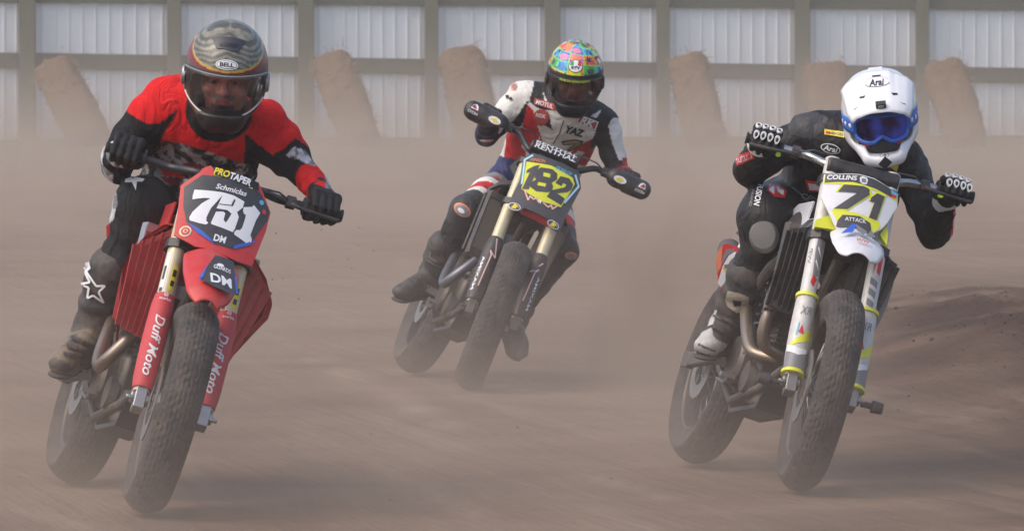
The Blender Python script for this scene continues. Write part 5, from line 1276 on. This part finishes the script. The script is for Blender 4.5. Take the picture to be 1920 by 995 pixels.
d.build('badge', [m_whitec, m_gink, m_blackc, mat('vent_grey', (.035, .037, .05), .4, dirt=.1), m_blackc], hA, smooth=60)
d = MB(); f = lambda x, y: HA.xf(HA.shellpt(x, y, .008)); 
for c_, w_ in ((-.102, .02), (-.125, .016)):
    d.add([f(-.17, c_ + .008), f(-.1, c_ - .008), f(.1, c_ - .008), f(.17, c_ + .008)], [(0, 1, 2, 3)])
d.build('chin_tab', m_alu, hA, smooth=0, solid=.003)

# ------------------------------------------------------------ rider B: multicoloured helmet, red white black leathers
Y1 = 27.44
RB = Rider(at(930, 690, Y1 + 1.0) * V3(1, 1, 0), 'person in red, white, blue and black leathers and multicoloured helmet on the dark motorcycle', at(1050, 260, Y1 + .85))
JB = dict(sR=at(978, 183, Y1 + .84), sL=at(1135, 232, Y1 + .86), neck=at(1072, 190, Y1 + .72), eR=at(912, 252, Y1 + .86), eL=at(1160, 330, Y1 + .86),
          hR=at(965, 335, Y1 + 1.2), hL=at(1030, 362, Y1 + 1.2), kR=at(872, 395, Y1 + .78), kL=at(1055, 470, Y1 + .78), aR=at(810, 518, Y1 + .92), aL=at(958, 600, Y1 + .95))
m_gloveb = mat('dark_glove_red_trim', (.02, .015, .017), .6, dirt=.15, bump=.4, bscale=200)
hands(Bk, RB, JB, m_gloveb, size=1.0)
PB = {k: v - RB.base for k, v in JB.items()}
def paintB(v):
    blk, wht, red, blu, gry = map(np.array, ((.012, .012, .013), (.72, .70, .65), (.5, .01, .014), (.018, .022, .10), (.22, .215, .21)))
    c = np.tile(blk, (len(v), 1)); f = RB.front(v); nm, t = limb_ids(v, PB); up = np.isin(nm, ['uaR', 'uaL', 'torso', 'faR', 'faL'])
    def reg(poly, col, mask=None): c[in_poly(f, poly) & (up if mask is None else mask)] = col
    reg([(990, 180), (1035, 205), (1110, 215), (1160, 240), (1160, 330), (900, 345), (975, 210)], wht)                     # chest ground
    reg([(983, 190), (1000, 208), (1016, 262), (1000, 250), (985, 215)], red); reg([(984, 215), (1002, 240), (1018, 264), (1005, 262), (1000, 290), (990, 300), (978, 250)], red)
    reg([(950, 250), (985, 235), (978, 275), (990, 290), (985, 310), (940, 330)], red); reg([(985, 260), (992, 290), (1000, 296), (985, 300)], wht)
    reg([(1080, 275), (1128, 252), (1125, 300), (1095, 312), (1060, 300)], red); reg([(1085, 283), (1097, 286), (1085, 296), (1070, 292)], wht)
    reg([(975, 140), (1035, 140), (1045, 205), (1030, 208), (1012, 205), (990, 190), (980, 180)], blk); reg([(1085, 222), (1110, 190), (1168, 215), (1150, 235), (1125, 250), (1112, 245)], blk)
    reg([(1005, 218), (1020, 235), (1036, 244), (1028, 212), (1020, 205)], blk)
    reg([(1018, 172), (1026, 190), (1030, 200), (1022, 195)], wht, up); reg([(1128, 205), (1118, 222), (1108, 218)], wht, up)
    reg([(985, 178), (988, 200), (965, 225), (960, 240), (900, 270), (925, 215)], blk)
    ua = nm == 'uaR'; c[ua] = wht; c[ua & in_poly(f, [(988, 190), (965, 225), (945, 240), (930, 262), (1000, 270), (1000, 190)])] = blk
    fa = nm == 'faR'; c[fa] = np.array((.02, .022, .05)); c[fa & (f[:, 1] > 262)] = wht; c[fa & (f[:, 1] > 266)] = red; c[(nm == 'uaR') & (t > .8)] = (.02, .022, .05)
    ul = nm == 'uaL'; c[ul] = blk; c[ul & in_poly(f, [(1140, 235), (1150, 220), (1175, 225), (1180, 305), (1160, 300), (1148, 270)])] = wht; c[(nm == 'faL')] = (.022, .02, .02); c[(nm == 'faL') & (t > .6)] = red
    c[(nm == 'uaL') & (f[:, 1] > 296) & (f[:, 0] > 1166)] = red
    tr = (nm == 'torso') & (f[:, 1] > 298 + (f[:, 0] - 960) * .25); c[tr] = blu
    reg([(955, 312), (975, 292), (990, 300), (985, 330), (965, 332)], gry)
    th = nm == 'thR'; c[th] = blu; c[th & (t > .38)] = gry; c[th & in_poly(f, [(925, 330), (935, 335), (944, 368), (934, 368)])] = red
    for lo, hi, col in ((.52, .60, wht), (.60, .74, red), (.74, .82, wht)): c[th & (t > lo) & (t < hi)] = col
    c[th & (t >= .82)] = (.04, .042, .045); sh = nm == 'shR'; c[sh] = (.035, .035, .037); c[sh & in_poly(f, [(838, 385), (850, 383), (853, 410), (835, 440), (812, 452), (815, 425)])] = (.008, .008, .008)
    tl = nm == 'thL'; c[tl] = blk; c[tl & (t > .45)] = wht; c[tl & (t > .58)] = red; c[tl & (t > .75)] = (.02, .02, .02)
    return c
sB = bodyshape(RB, JB, 1.0, .003); bodyB = sB.build('body', m_leather, RB.root, paintB); RB.bvh(bodyB); d = MB()
mi_patch = mat('patch_red', (.42, .05, .04), .6, dirt=.15); tan = mat('worn_gold', (.3, .22, .1), .6, dirt=.3)
RB.patch(d, [(1003, 184), (1044, 196), (1042, 208), (1001, 195)], 1, .003); RB.text(d, 'MOTUL', (1022, 196), 34, 8, 16, 0, .02)
RB.patch(d, oval(None, (1015, 220), 15, 15), 1, .003); RB.patch(d, oval(None, (1015, 220), 12, 12), 2, .0038); RB.text(d, 'NGK', (1015, 217), 19, 7, 10, 0, .02, 0, .005)
RB.patch(d, [(1086, 214), (1122, 229), (1116, 245), (1080, 229)], 0, .003); RB.patch(d, [(1088, 217), (1119, 230), (1114, 242), (1083, 228)], 1, .0038); RB.text(d, 'RK', (1101, 229), 28, 13, 21, 0, .04, .15, .005)
RB.text(d, 'YAZ', (1078, 246), 36, 14, 16, 3, .05, .2)
RB.patch(d, [(1052, 264), (1078, 260), (1094, 264), (1090, 272), (1068, 284), (1062, 281), (1076, 270), (1056, 272)], 3, .003); RB.patch(d, [(1056, 266), (1078, 262), (1090, 266), (1086, 271), (1068, 281), (1066, 280), (1080, 268), (1058, 270)], 4, .0042)
RB.line(d, [(1057, 226), (1050, 248), (1037, 270)], 1.8, 3); RB.patch(d, oval(None, (964, 163), 5, 7, 20), 5, .003); RB.patch(d, oval(None, (964, 163), 3, 4, 20), 6, .004)
RB.patch(d, [(948, 180), (954, 178), (956, 184), (950, 186)], 3, .003); RB.patch(d, [(955, 184), (960, 182), (962, 187), (956, 189)], 3, .003)
RB.patch(d, oval(None, (868, 393), 17, 11, 35), 5, .003); RB.patch(d, oval(None, (868, 394), 14, 9, 35), 6, .004); RB.patch(d, oval(None, (866, 394), 7, 4, 35), 0, .005)
RB.patch(d, oval(None, (1070, 478), 11, 7, 5), 5, .003); RB.patch(d, oval(None, (1070, 479), 8, 5, 5), 6, .004)
build_each(d, 'logo_patch', [m_whitec, mi_patch, mi_patch, m_blackc, tan, m_oink, m_gink], bodyB)
pb = lambda v: np.where((vnoise(v * 25) > .3)[:, None], (.05, .05, .045), (.035, .037, .034))
bB = boot(RB, at(828, 460, Y1 + .86), at(806, 518, Y1 + .94), at(750, 546, Y1 + .70), nrm(Bk.A[:, 2] + V3(0, 0, .4)), m_boot, pb, 1.0)
RB.tree = tree_of(bB); d = MB(); RB.line(d, [(808, 470), (806, 482), (820, 490)], 2, 0); RB.line(d, [(800, 486), (812, 494), (826, 500)], 2, 0); build_each(d, 'boot_strap', [m_gink], bB)
boot(RB, at(985, 560, Y1 + .93), at(962, 612, Y1 + .98), at(974, 662, Y1 + .80), nrm(Bk.A[:, 2] + V3(.35, -.9, 0)), m_boot, pb, .95)
HB_ = Helm(RB, 1078, 143, Y1 + .58, 22, -2, -5, 1.02)
def paint_hB(v):
    F_, L, U = v.T; th = np.arctan2(L, F_ + .02); ph = np.arctan2(U + .01, np.hypot(F_ + .02, L)); c = np.tile(np.array((.02, .02, .022)), (len(v), 1))
    pal = np.array([(.8, .22, .02), (.02, .22, .62), (.8, .66, .02), (.06, .45, .06), (.65, .02, .03), (.75, .2, .38), (.1, .5, .55), (.02, .02, .05), (.78, .76, .7)])
    row = np.floor((ph - .42) / .27 + .3 * np.sin(th)).astype(int); col_ = np.floor(th / (.46 + .09 * row) + .5).astype(int); k = (row * 5 + col_ * 3 + row * col_) % 9
    top = ph > .40 + .06 * np.abs(th); cc = pal[k]; k2 = (k + 4) % 9
    n = vnoise(v * 34 + 7) + .5 * vnoise(v * 70); blob = np.hypot((th / (.46 + .09 * row) + .5) % 1 - .5, ((ph - .42) / .27 + .3 * np.sin(th)) % 1 - .5) < .3 + .12 * n
    cc = np.where(blob[:, None], np.clip(pal[k2] * .85 + .08, 0, .8), cc); cc = np.where((np.abs(n) < .1)[:, None], (.04, .03, .08), cc)
    u_ = (th / (.46 + .09 * row) + .5) % 1; w_ = ((ph - .42) / .27 + .3 * np.sin(th)) % 1; ln = (u_ < .06) | (w_ < .08); cc = np.where(ln[:, None], (.35, .65, .12), cc)
    c[top] = cc[top]; c[top & (np.abs(th) < .16 + .05 * (ph - .4)) & (ph < .74)] = (.72, .68, .02); side = (~top) & (np.abs(th) > 1.0) & (U < -.02); cc2 = pal[(np.floor(U * 30) + np.floor(th * 5)).astype(int) % 9]; m_ = side & (vnoise(v * 20) > -.1); c[m_] = cc2[m_]; c[(U < -.1)] = (.014, .014, .015)
    return c
hB = full_face(HB_, paint_hB, mat('printed_helmet', rough=.35, dirt=.03, attr=True, vary=.03, spec=.3), (-.024, .058, .094)); visor(HB_, hB, glassy('smoked_visor', (.66, .62, .62), .14), -.092, .046, [m_blackc, m_blackc]); pivots(HB_, hB, m_black); face(HB_, skin=(.6, .26, .2))
mk = helm_decal(HB_, tree_of(hB)); d = MB(); f = mk(0, R_(36)); fan(d, f, ell2(.032, .030, c=(0, .006)), 2); fan(d, f, ell2(.029, .027, c=(0, .006)), 0, .0022)
fan(d, f, [(-.027, .008), (-.022, .023), (-.010, .031), (-.009, .008)], 3, .003); fan(d, f, [(.027, .008), (.022, .023), (.010, .031), (.009, .008)], 4, .003); d.text('agv', lambda a, b: f(a, b - .004, .0035), .040, .019, .02, 0, 2)
d.text('ALIAS DO EDMONDSON', lambda a, b: HB_.xf(HB_.shellpt(a / .15, .041 + b, .009)), .155, .0095, .03, 0, 5)
d.text('MONSTER', lambda a, b: HB_.xf(HB_.shellpt(a / .13, -.115 + b, .012)), .075, .012, .02, 0, 0)
d.build('badge', [m_whitec, m_yel, m_blackc, mat('green_ink', (.02, .3, .08), .4, dirt=.05), m_rink, mat('lime_ink', (.6, .8, .04), .4, dirt=.02)], hB, smooth=60)

# ------------------------------------------------------------ rider C: black leathers, white peaked helmet
Y2 = 20.78
RC = Rider(at(1480, 860, Y2 + 1.0) * V3(1, 1, 0), 'person in black leathers and white peaked helmet with blue goggles on the white motorcycle', at(1600, 330, Y2 + .85))
JC = dict(sR=at(1512, 252, Y2 + .84), sL=at(1700, 300, Y2 + .86), neck=at(1630, 262, Y2 + .72), eR=at(1402, 318, Y2 + .88), eL=at(1752, 436, Y2 + .82),
          hR=at(1485, 410, Y2 + 1.22), hL=at(1580, 435, Y2 + 1.22), kR=at(1438, 418, Y2 + .80), kL=at(1600, 470, Y2 + .85), aR=at(1368, 590, Y2 + .92), aL=at(1545, 690, Y2 + .95))
m_knuck = mat('white_knuckle_guard', (.7, .7, .68), .35, dirt=.1); m_lime = mat('lime_patch', (.5, .85, .03), .5, dirt=.03)
def knuckles(o, hd):
    g = MB(); a, d_, u = hd['a'], hd['d'], hd['u']
    for K, M_, i in zip(hd['K'], hd['M'], range(4)):
        for c, n, l, w in ((M_ - d_ * .006 + u * .002, nrm(u * 1.0 - d_ * .45), .0145, .0108), (M_ - d_ * .044 - u * .026, nrm(u * .25 - d_ * 1.), .0165, .0098)):
            e = nrm(-d_ - n * (-d_ @ n)); s_ = np.cross(n, e)
            def fn(A_, B_, c=c, n=n, e=e, s_=s_, l=l, w=w):
                t = A_ * 2 * math.pi; r = (.45, .8, 1, 1.0)[int(round(B_ * 3))]; h = (.0055, .007, .004, -.003)[int(round(B_ * 3))]; return c + e * l * math.cos(t) * r + s_ * w * math.sin(t) * r * (1 - .28 * math.cos(t)) + n * h
            g.grid(fn, 16, 4, 0, True); g.add([c + e * l * .5 * math.cos(t) + s_ * w * .5 * math.sin(t) + n * .0062 for t in np.linspace(0, 6.283, 12, endpoint=False)], [tuple(range(12))], 1)
    g.build('knuckle_guard', [m_knuck, m_blackc], o)
    g = MB(); c = hd['th'] + u * .004; g.tube([c - d_ * .012 - a * .004, c, c + d_ * .02], [.008, .0135, .0125], 12); g.build('thumb_patch', m_lime, o)
    g = MB(); w = hd['wrist']; q = nrm(hd['cf'] - w); g.tube([w + q * .02, w + q * .024, w + q * .052, w + q * .056], [.036, .040, .043, .039], 20, cap=False); g.build('cuff_strap', m_knuck, o, solid=.003)
hands(Ck, RC, JC, m_glove, knuckles, size=1.12)
PC = {k: v - RC.base for k, v in JC.items()}
def paintC(v):
    c = np.tile(np.array((.007, .007, .008)), (len(v), 1)); f = RC.front(v); nm, t = limb_ids(v, PC); g = np.array((.045, .046, .05))
    def reg(poly, col): c[in_poly(f, poly)] = col
    reg([(1478, 232), (1500, 207), (1535, 212), (1552, 222), (1545, 245), (1520, 262), (1480, 250)], g); reg([(1720, 290), (1745, 305), (1750, 340), (1715, 330)], (.03, .03, .033))
    reg([(1450, 335), (1500, 300), (1530, 320), (1490, 345), (1460, 350)], (.035, .035, .038)); c[np.isin(nm, ['thR', 'shR'])] = (.014, .014, .015)
    c[(nm == 'shR') & (f[:, 1] < 475)] = (.03, .03, .032); return c
sC = bodyshape(RC, JC, 1.03, .0035, torso=1.03); sC.limb(PC['hR'] + V3(-.02, 0, .03), PC['kR'] + V3(-.01, 0, .02), .125, .098, .04, fold=.003, ff=45); bodyC = sC.build('body', m_leather, RC.root, paintC); RC.bvh(bodyC); d = MB()
RC.patch(d, [(1378, 296), (1412, 282), (1418, 296), (1384, 312)], 1, .003); RC.text(d, 'SUZUKI', (1398, 297), 32, 9, -22, 0, .02, .1)
RC.patch(d, [(1546, 243), (1584, 249), (1584, 259), (1546, 253)], 2, .003); RC.text(d, 'HEROES', (1569, 252), 26, 5, 6, 4, .02); RC.patch(d, [(1549, 247), (1556, 248), (1556, 252), (1549, 251)], 1, .004)
RC.patch(d, [(1664, 300), (1684, 310), (1680, 322), (1662, 308)], 2, .003)
RC.patch(d, oval(None, (1558, 279), 19, 9, 14), 0, .003); RC.patch(d, oval(None, (1558, 279), 17, 7.5, 14), 4, .0038); RC.text(d, 'Arai', (1558, 279), 26, 10, 14, 0, .02, .15, .005)
RC.patch(d, [(1442, 346), (1462, 348), (1475, 358), (1472, 372), (1452, 370), (1440, 358)], 1, .003); RC.patch(d, [(1444, 349), (1452, 350), (1452, 366), (1443, 358)], 0, .004); RC.patch(d, [(1456, 350), (1470, 359), (1468, 368), (1458, 360)], 0, .004)
RC.text(d, 'FUSION', (1424, 366), 40, 11, 100, 0, .02, .1); RC.text(d, 'BRAND', (1412, 372), 30, 5, 100, 3, .01)
RC.patch(d, [(1510, 336), (1542, 342), (1540, 360), (1516, 358)], 1, .003); RC.patch(d, [(1516, 342), (1539, 346), (1537, 356), (1519, 355)], 0, .004)
RC.line(d, [(1484, 351), (1500, 362), (1512, 376), (1530, 384), (1534, 374), (1520, 366), (1512, 374)], 2, 3); RC.text(d, 'GP', (1514, 370), 22, 12, 20, 3, .0)
RC.patch(d, [(1785, 392), (1790, 396), (1786, 440), (1779, 446), (1783, 415)], 1, .003)
build_each(d, 'logo_patch', [m_whitec, m_rink, m_yink, m_gink, m_blackc], bodyC)
# knee slider puck and shin guard
q = at(1434, 444, Y2 + .70) - RC.base; n_ = nrm(V3(-.15, -1, .15)); g = MB(); g.disc(q + V3(0, .03, 0), n_, [(0, .052), (.03, .05), (.042, .042), (.046, .02), (.046, 0)], 36)
g.v = [tuple(np.array(v) * V3(1, 1, 1.0) + V3(0, 0, (v[2] - q[2]) * .12)) for v in g.v]; g.build('knee_slider', mat('scuffed_grey_slider', (.13, .13, .125), .6, dirt=.3, bump=.5), bodyC)
def pbC(v):
    c = np.tile(np.array((.02, .02, .022)), (len(v), 1)); f = RC.front(v); 
    for pl_ in ([(1337, 612), (1341, 628), (1352, 640), (1361, 656), (1356, 672), (1300, 652), (1305, 630), (1321, 620)], [(1340, 631), (1366, 644), (1362, 652), (1345, 645)], [(1325, 596), (1340, 600), (1338, 607), (1322, 612)]): c[in_poly(f, pl_)] = (.58, .57, .54)
    c[in_poly(f, [(1312, 640), (1345, 655), (1344, 658), (1311, 644)])] = (.05, .05, .05)
    c[in_poly(f, [(1330, 580), (1345, 582), (1340, 600), (1328, 606)])] = (.55, .54, .5); return c
bC = boot(RC, at(1398, 520, Y2 + .86), at(1364, 608, Y2 + .93), at(1322, 648, Y2 + .70), nrm(Ck.A[:, 2] + V3(0, 0, .5)), m_boot, pbC, 1.05)
RC.tree = tree_of(bC); d = MB(); RC.patch(d, [(1367, 545), (1386, 548), (1405, 556), (1402, 578), (1382, 586), (1366, 574), (1362, 560)], 0, .005); RC.patch(d, [(1376, 560), (1392, 562), (1390, 572), (1378, 574)], 1, .007)
d.build('shin_plate', [mat('tan_plate', (.32, .27, .2), .5, dirt=.3), m_blackc], bC, smooth=0)
d = MB(); RC.line(d, [(1340, 592), (1360, 602), (1378, 606)], 5, 0, .006); RC.line(d, [(1336, 612), (1356, 622), (1372, 628)], 5, 0, .006); build_each(d, 'boot_strap', [m_black], bC)
boot(RC, at(1582, 585, Y2 + .95), at(1548, 700, Y2 + 1.0), at(1570, 745, Y2 + .85), nrm(Ck.A[:, 2]), m_boot, lambda v: np.tile((.02, .02, .022), (len(v), 1)))
HC = Helm(RC, 1650, 218, Y2 + .58, 13, 2, 6, 1.03)
m_hw = mat('gloss_white_helmet', (.8, .8, .82), .2, dirt=.03, coat=.5, vary=.02)
def mx_helmet():
    H = HC; s = SDF((-.2, -.16, -.2), (.24, .16, .2), .0045, .03)
    s.ell((-.01, 0, .018), (.148, .125, .138)); s.box((-.015, 0, .055), (.125, .108, .082), None, .075, .03)
    for y in (-1, 1): s.limb((.0, y * .085, -.05), (.13, y * .045, -.105), .036, .028, .03); 
    s.limb((.135, -.035, -.108), (.135, .035, -.108), .028, .028, .02); s.ell((.150, 0, -.112), (.028, .035, .028), k=.02); s.ell((-.02, 0, -.07), (.11, .105, .07), k=.03)
    s.ell((-.01, 0, -.005), (.124, .098, .116), k=0, mode='sub'); s.ell((-.01, 0, -.12), (.095, .088, .10), k=.01, mode='sub')
    s.box((.17, 0, -.012), (.14, .104, .056), None, .03, .008, 'sub'); s.box((.15, 0, -.065), (.10, .055, .03), None, .02, .01, 'sub')
    h = s.build('helmet', m_hw, H.R.root, xf=H.xf)
    # peak
    def wing(a, b):
        t = (a - .5) * 2; w = .110 - .004 * b - .012 * max(0, b - .8) / .2; Fx = .035 + .175 * b - .035 * abs(t) ** 3 * b; U = .155 - .050 * b - .045 * b * b - (.055 - .015 * b) * abs(t) ** 3.2 + .008 * max(0, min(1, (.46 - abs(t)) / .08)) * max(0, 1 - b * .9) + .004 * max(0, min(1, (abs(t) - .72) / .08)); return H.xf(V3(Fx, t * (w + .012 * (1 - b)), U))
    g = MB(); g.grid(wing, 31, 16); pk = g.build('peak', m_hw, h, solid=.004)
    g = MB(); c = V3(.20, 0, .077)
    g.T = lambda p: H.xf(p); g.box((.196, .004, .082), (.018, .034, .026), 0, rotm((0, 1, 0), .6)); g.box((.205, .004, .078), (.006, .018, .015), 1, rotm((0, 1, 0), .6)); g.build('action_camera', [m_blackc, m_gink], pk, bevel=.002)
    tr = tree_of(pk)
    def f(a, b, hh=.003, Fx=.13):   # lay on the peak from above
        o = H.xf(V3(Fx + b, a, .3)); dr = nrm(H.M @ V3(0, 0, -1)); q = tr.ray_cast(Vector(o), Vector(dr)); return (np.array(q[0]) if q[0] is not None else o + dr * .17) - dr * hh
    d = MB(); d.text('Arai', lambda a, b: f(a - .002, -b * 1.5, .004, .10), .05, .020, .025, .2, 0)
    def ring(mb, rx, ry, w, Fx, mi, a0=0, a1=6.2832):
        n = 30; vs = []
        for i in range(n + 1):
            t = a0 + (a1 - a0) * i / n; vs += [f(rx * math.cos(t), ry * math.sin(t), .004, Fx), f((rx - w) * math.cos(t), (ry - w) * math.sin(t), .004, Fx)]
        mb.add(vs, [(2 * i, 2 * i + 1, 2 * i + 3, 2 * i + 2) for i in range(n)], mi)
    ring(d, .042, .021, .002, .10, 0, .15, 2.99); ring(d, .040, .024, .001, .098, 1, 3.4, 6.0)
    for y in (-1, 1): d.add([f(y * .042, -.002, .004, .148), f(y * .062, -.010, .004, .148), f(y * .064, -.004, .004, .148), f(y * .048, .004, .004, .148)], [(0, 1, 2, 3)], 2); d.add([f(y * .066, .0, .004, .17), f(y * .085, -.006, .004, .17), f(y * .085, -.003, .004, .17)], [(0, 1, 2)], 2)
    d.add([f(-.016, -.002, .004, .068), f(.016, -.002, .004, .068), f(.013, .004, .004, .068), f(-.013, .004, .004, .068)], [(0, 1, 2, 3)], 2)
    build_each(d, 'badge', [m_blackc, m_gink, m_blackc], pk)
    # crown vent and black vent boxes
    g = MB(H.xf); g.box((.015, 0, .158), (.05, .05, .014), 0, rotm((0, 1, 0), .05)); g.build('crown_vent', m_hw, h, bevel=.004)
    g = MB(H.xf); g.box((.042, 0, .155), (.006, .034, .006)); g.box((.165, 0, -.118), (.03, .034, .03), 0, rotm((1, 0, 0), .78)); 
    for y in (-1, 1): g.box((.125, y * .055, -.118), (.012, .03, .008), 0, rotm((0, 0, 1), -y * .7))
    build_each(g, 'vent', m_blackc, h)
    # goggles
    Hs = lambda th, U, l: H.xf(V3((.128 + l) * math.cos(th), (.108 + l) * math.sin(th), U))
    fr = []; n = 48
    for i in range(n):
        t = 2 * math.pi * i / n; th = .80 * math.copysign(abs(math.cos(t)) ** .6, math.cos(t)); U = -.012 + .045 * math.copysign(abs(math.sin(t)) ** .7, math.sin(t)); 
        if math.sin(t) < 0: U += .022 * math.exp(-(th / .16) ** 2)
        fr.append((th, U))
    m_bf = mat('blue_goggle_frame', (.03, .14, .55), .4, dirt=.05)
    g = MB(); g.tube([Hs(a, b, .014) for a, b in fr + fr[:1]], .0062, 10, cap=False); g.tube([Hs(a * 1.08, -.010 + (b + .010) * 1.1, .002) for a, b in fr + fr[:1]], .008, 10, cap=False); gg = g.build('goggle_frame', m_bf, h)
    g = MB(); g.add([Hs(0, -.006, .016)] + [Hs(a, b, .014) for a, b in fr] + [Hs(a * .5, -.006 + (b + .006) * .5, .017) for a, b in fr], [(0, n + 1 + i, n + 1 + (i + 1) % n) for i in range(n)] + [(n + 1 + i, 1 + i, 1 + (i + 1) % n, n + 1 + (i + 1) % n) for i in range(n)])
    ml = bpy.data.materials.new('violet_mirror_lens'); ml.use_nodes = True; t_ = ml.node_tree; b_ = t_.nodes['Principled BSDF']; b_.inputs['Base Color'].default_value = (.05, .02, .16, 1); b_.inputs['Metallic'].default_value = .75; b_.inputs['Roughness'].default_value = .14; b_.inputs['Coat Weight'].default_value = .6
    lw = t_.nodes.new('ShaderNodeTexNoise'); lw.inputs['Scale'].default_value = 14; tc = t_.nodes.new('ShaderNodeTexCoord'); t_.links.new(tc.outputs['Object'], lw.inputs['Vector']); rp = t_.nodes.new('ShaderNodeValToRGB'); rp.color_ramp.elements[0].position = .42; rp.color_ramp.elements[0].color = (.03, .015, .12, 1); rp.color_ramp.elements[1].position = .62; rp.color_ramp.elements[1].color = (.07, .12, .9, 1)
    t_.links.new(lw.outputs[0], rp.inputs[0]); t_.links.new(rp.outputs[0], b_.inputs['Base Color']); g.build('goggle_lens', ml, gg)
    for y in (-1, 1):
        g = MB()
        def sp(a, b, y=y): th = .80 + a * 1.1; return H.xf(V3((.150 + .002) * math.cos(th), y * (.1225 + .003) * math.sin(th), -.028 + .05 * b + .012 * a))
        g.grid(sp, 14, 5, 0)
        for k in range(3): c = sp(.12 + .2 * k, .5); e = nrm(sp(.2 + .2 * k, .5) - c); uu = nrm(H.M @ V3(0, 0, 1)); nn = np.cross(e, uu) * y; g.add([c + nn * -.0 + H.M @ V3(0, y * .002, 0) + e * .008 * math.cos(t) + uu * .009 * math.sin(t) for t in np.linspace(0, 6.28, 12, endpoint=False)], [tuple(range(12))], 1)
        g.build('goggle_strap', [m_bf, m_whitec], gg, solid=.002)
    # dark rubber nose guard and cheek pads
    g = MB()
    def ng(a, b): th = (a - .5) * 1.7; return H.xf(V3((.120 + .012 * b) * math.cos(th), .104 * math.sin(th), -.046 - .045 * b + .016 * (1 - abs(th)) * (1 - b)))
    g.grid(ng, 20, 6, 0); g.build('face_guard', m_blackc, h, solid=.004)
    for y in (-1, 1): g = MB(); g.grid(lambda a, b: H.xf(V3((.134) * math.cos(y * (.42 + .3 * a)), .114 * math.sin(y * (.42 + .3 * a)), -.056 - .018 * b + .016 * a)), 6, 3); g.build('cheek_pad', m_rink, h, solid=.003)
    d = MB(); f2 = lambda a, b: H.xf(V3(.172 - 5 * a * a, a, -.092 + b)); d.text('A', f2, .014, .008, .01, .2, 0); d.add([H.xf(V3(.1725 - 5 * (.014 * math.cos(t)) ** 2, r * math.cos(t), -.092 + r * .55 * math.sin(t))) for r in (.016, .0145) for t in np.linspace(0, 6.2832, 20, endpoint=False)], [(i, (i + 1) % 20, 20 + (i + 1) % 20, 20 + i) for i in range(20)], 0); d.build('chin_badge', [m_blackc], h, smooth=0)
    face(H, skin=(.5, .22, .16))
mx_helmet()

# ------------------------------------------------------------ printed graphics become part of the surface they are printed on
def merge_prints():
    for o in list(COL.objects):
        if o.type == 'MESH' and o.parent and o.parent.type == 'MESH' and o.name.split('.')[0] in ('lettering', 'fork_decal', 'sticker', 'badge', 'chin_badge') and not o.parent.modifiers:
            pm = o.parent.data; n0 = len(pm.materials)
            for m in o.data.materials: pm.materials.append(m)
            bm = bmesh.new(); bm.from_mesh(pm); k = len(bm.faces); bm.from_mesh(o.data); bm.faces.ensure_lookup_table()
            for f in bm.faces[k:]: f.material_index += n0
            bm.to_mesh(pm); bm.free(); bpy.data.objects.remove(o)
merge_prints()
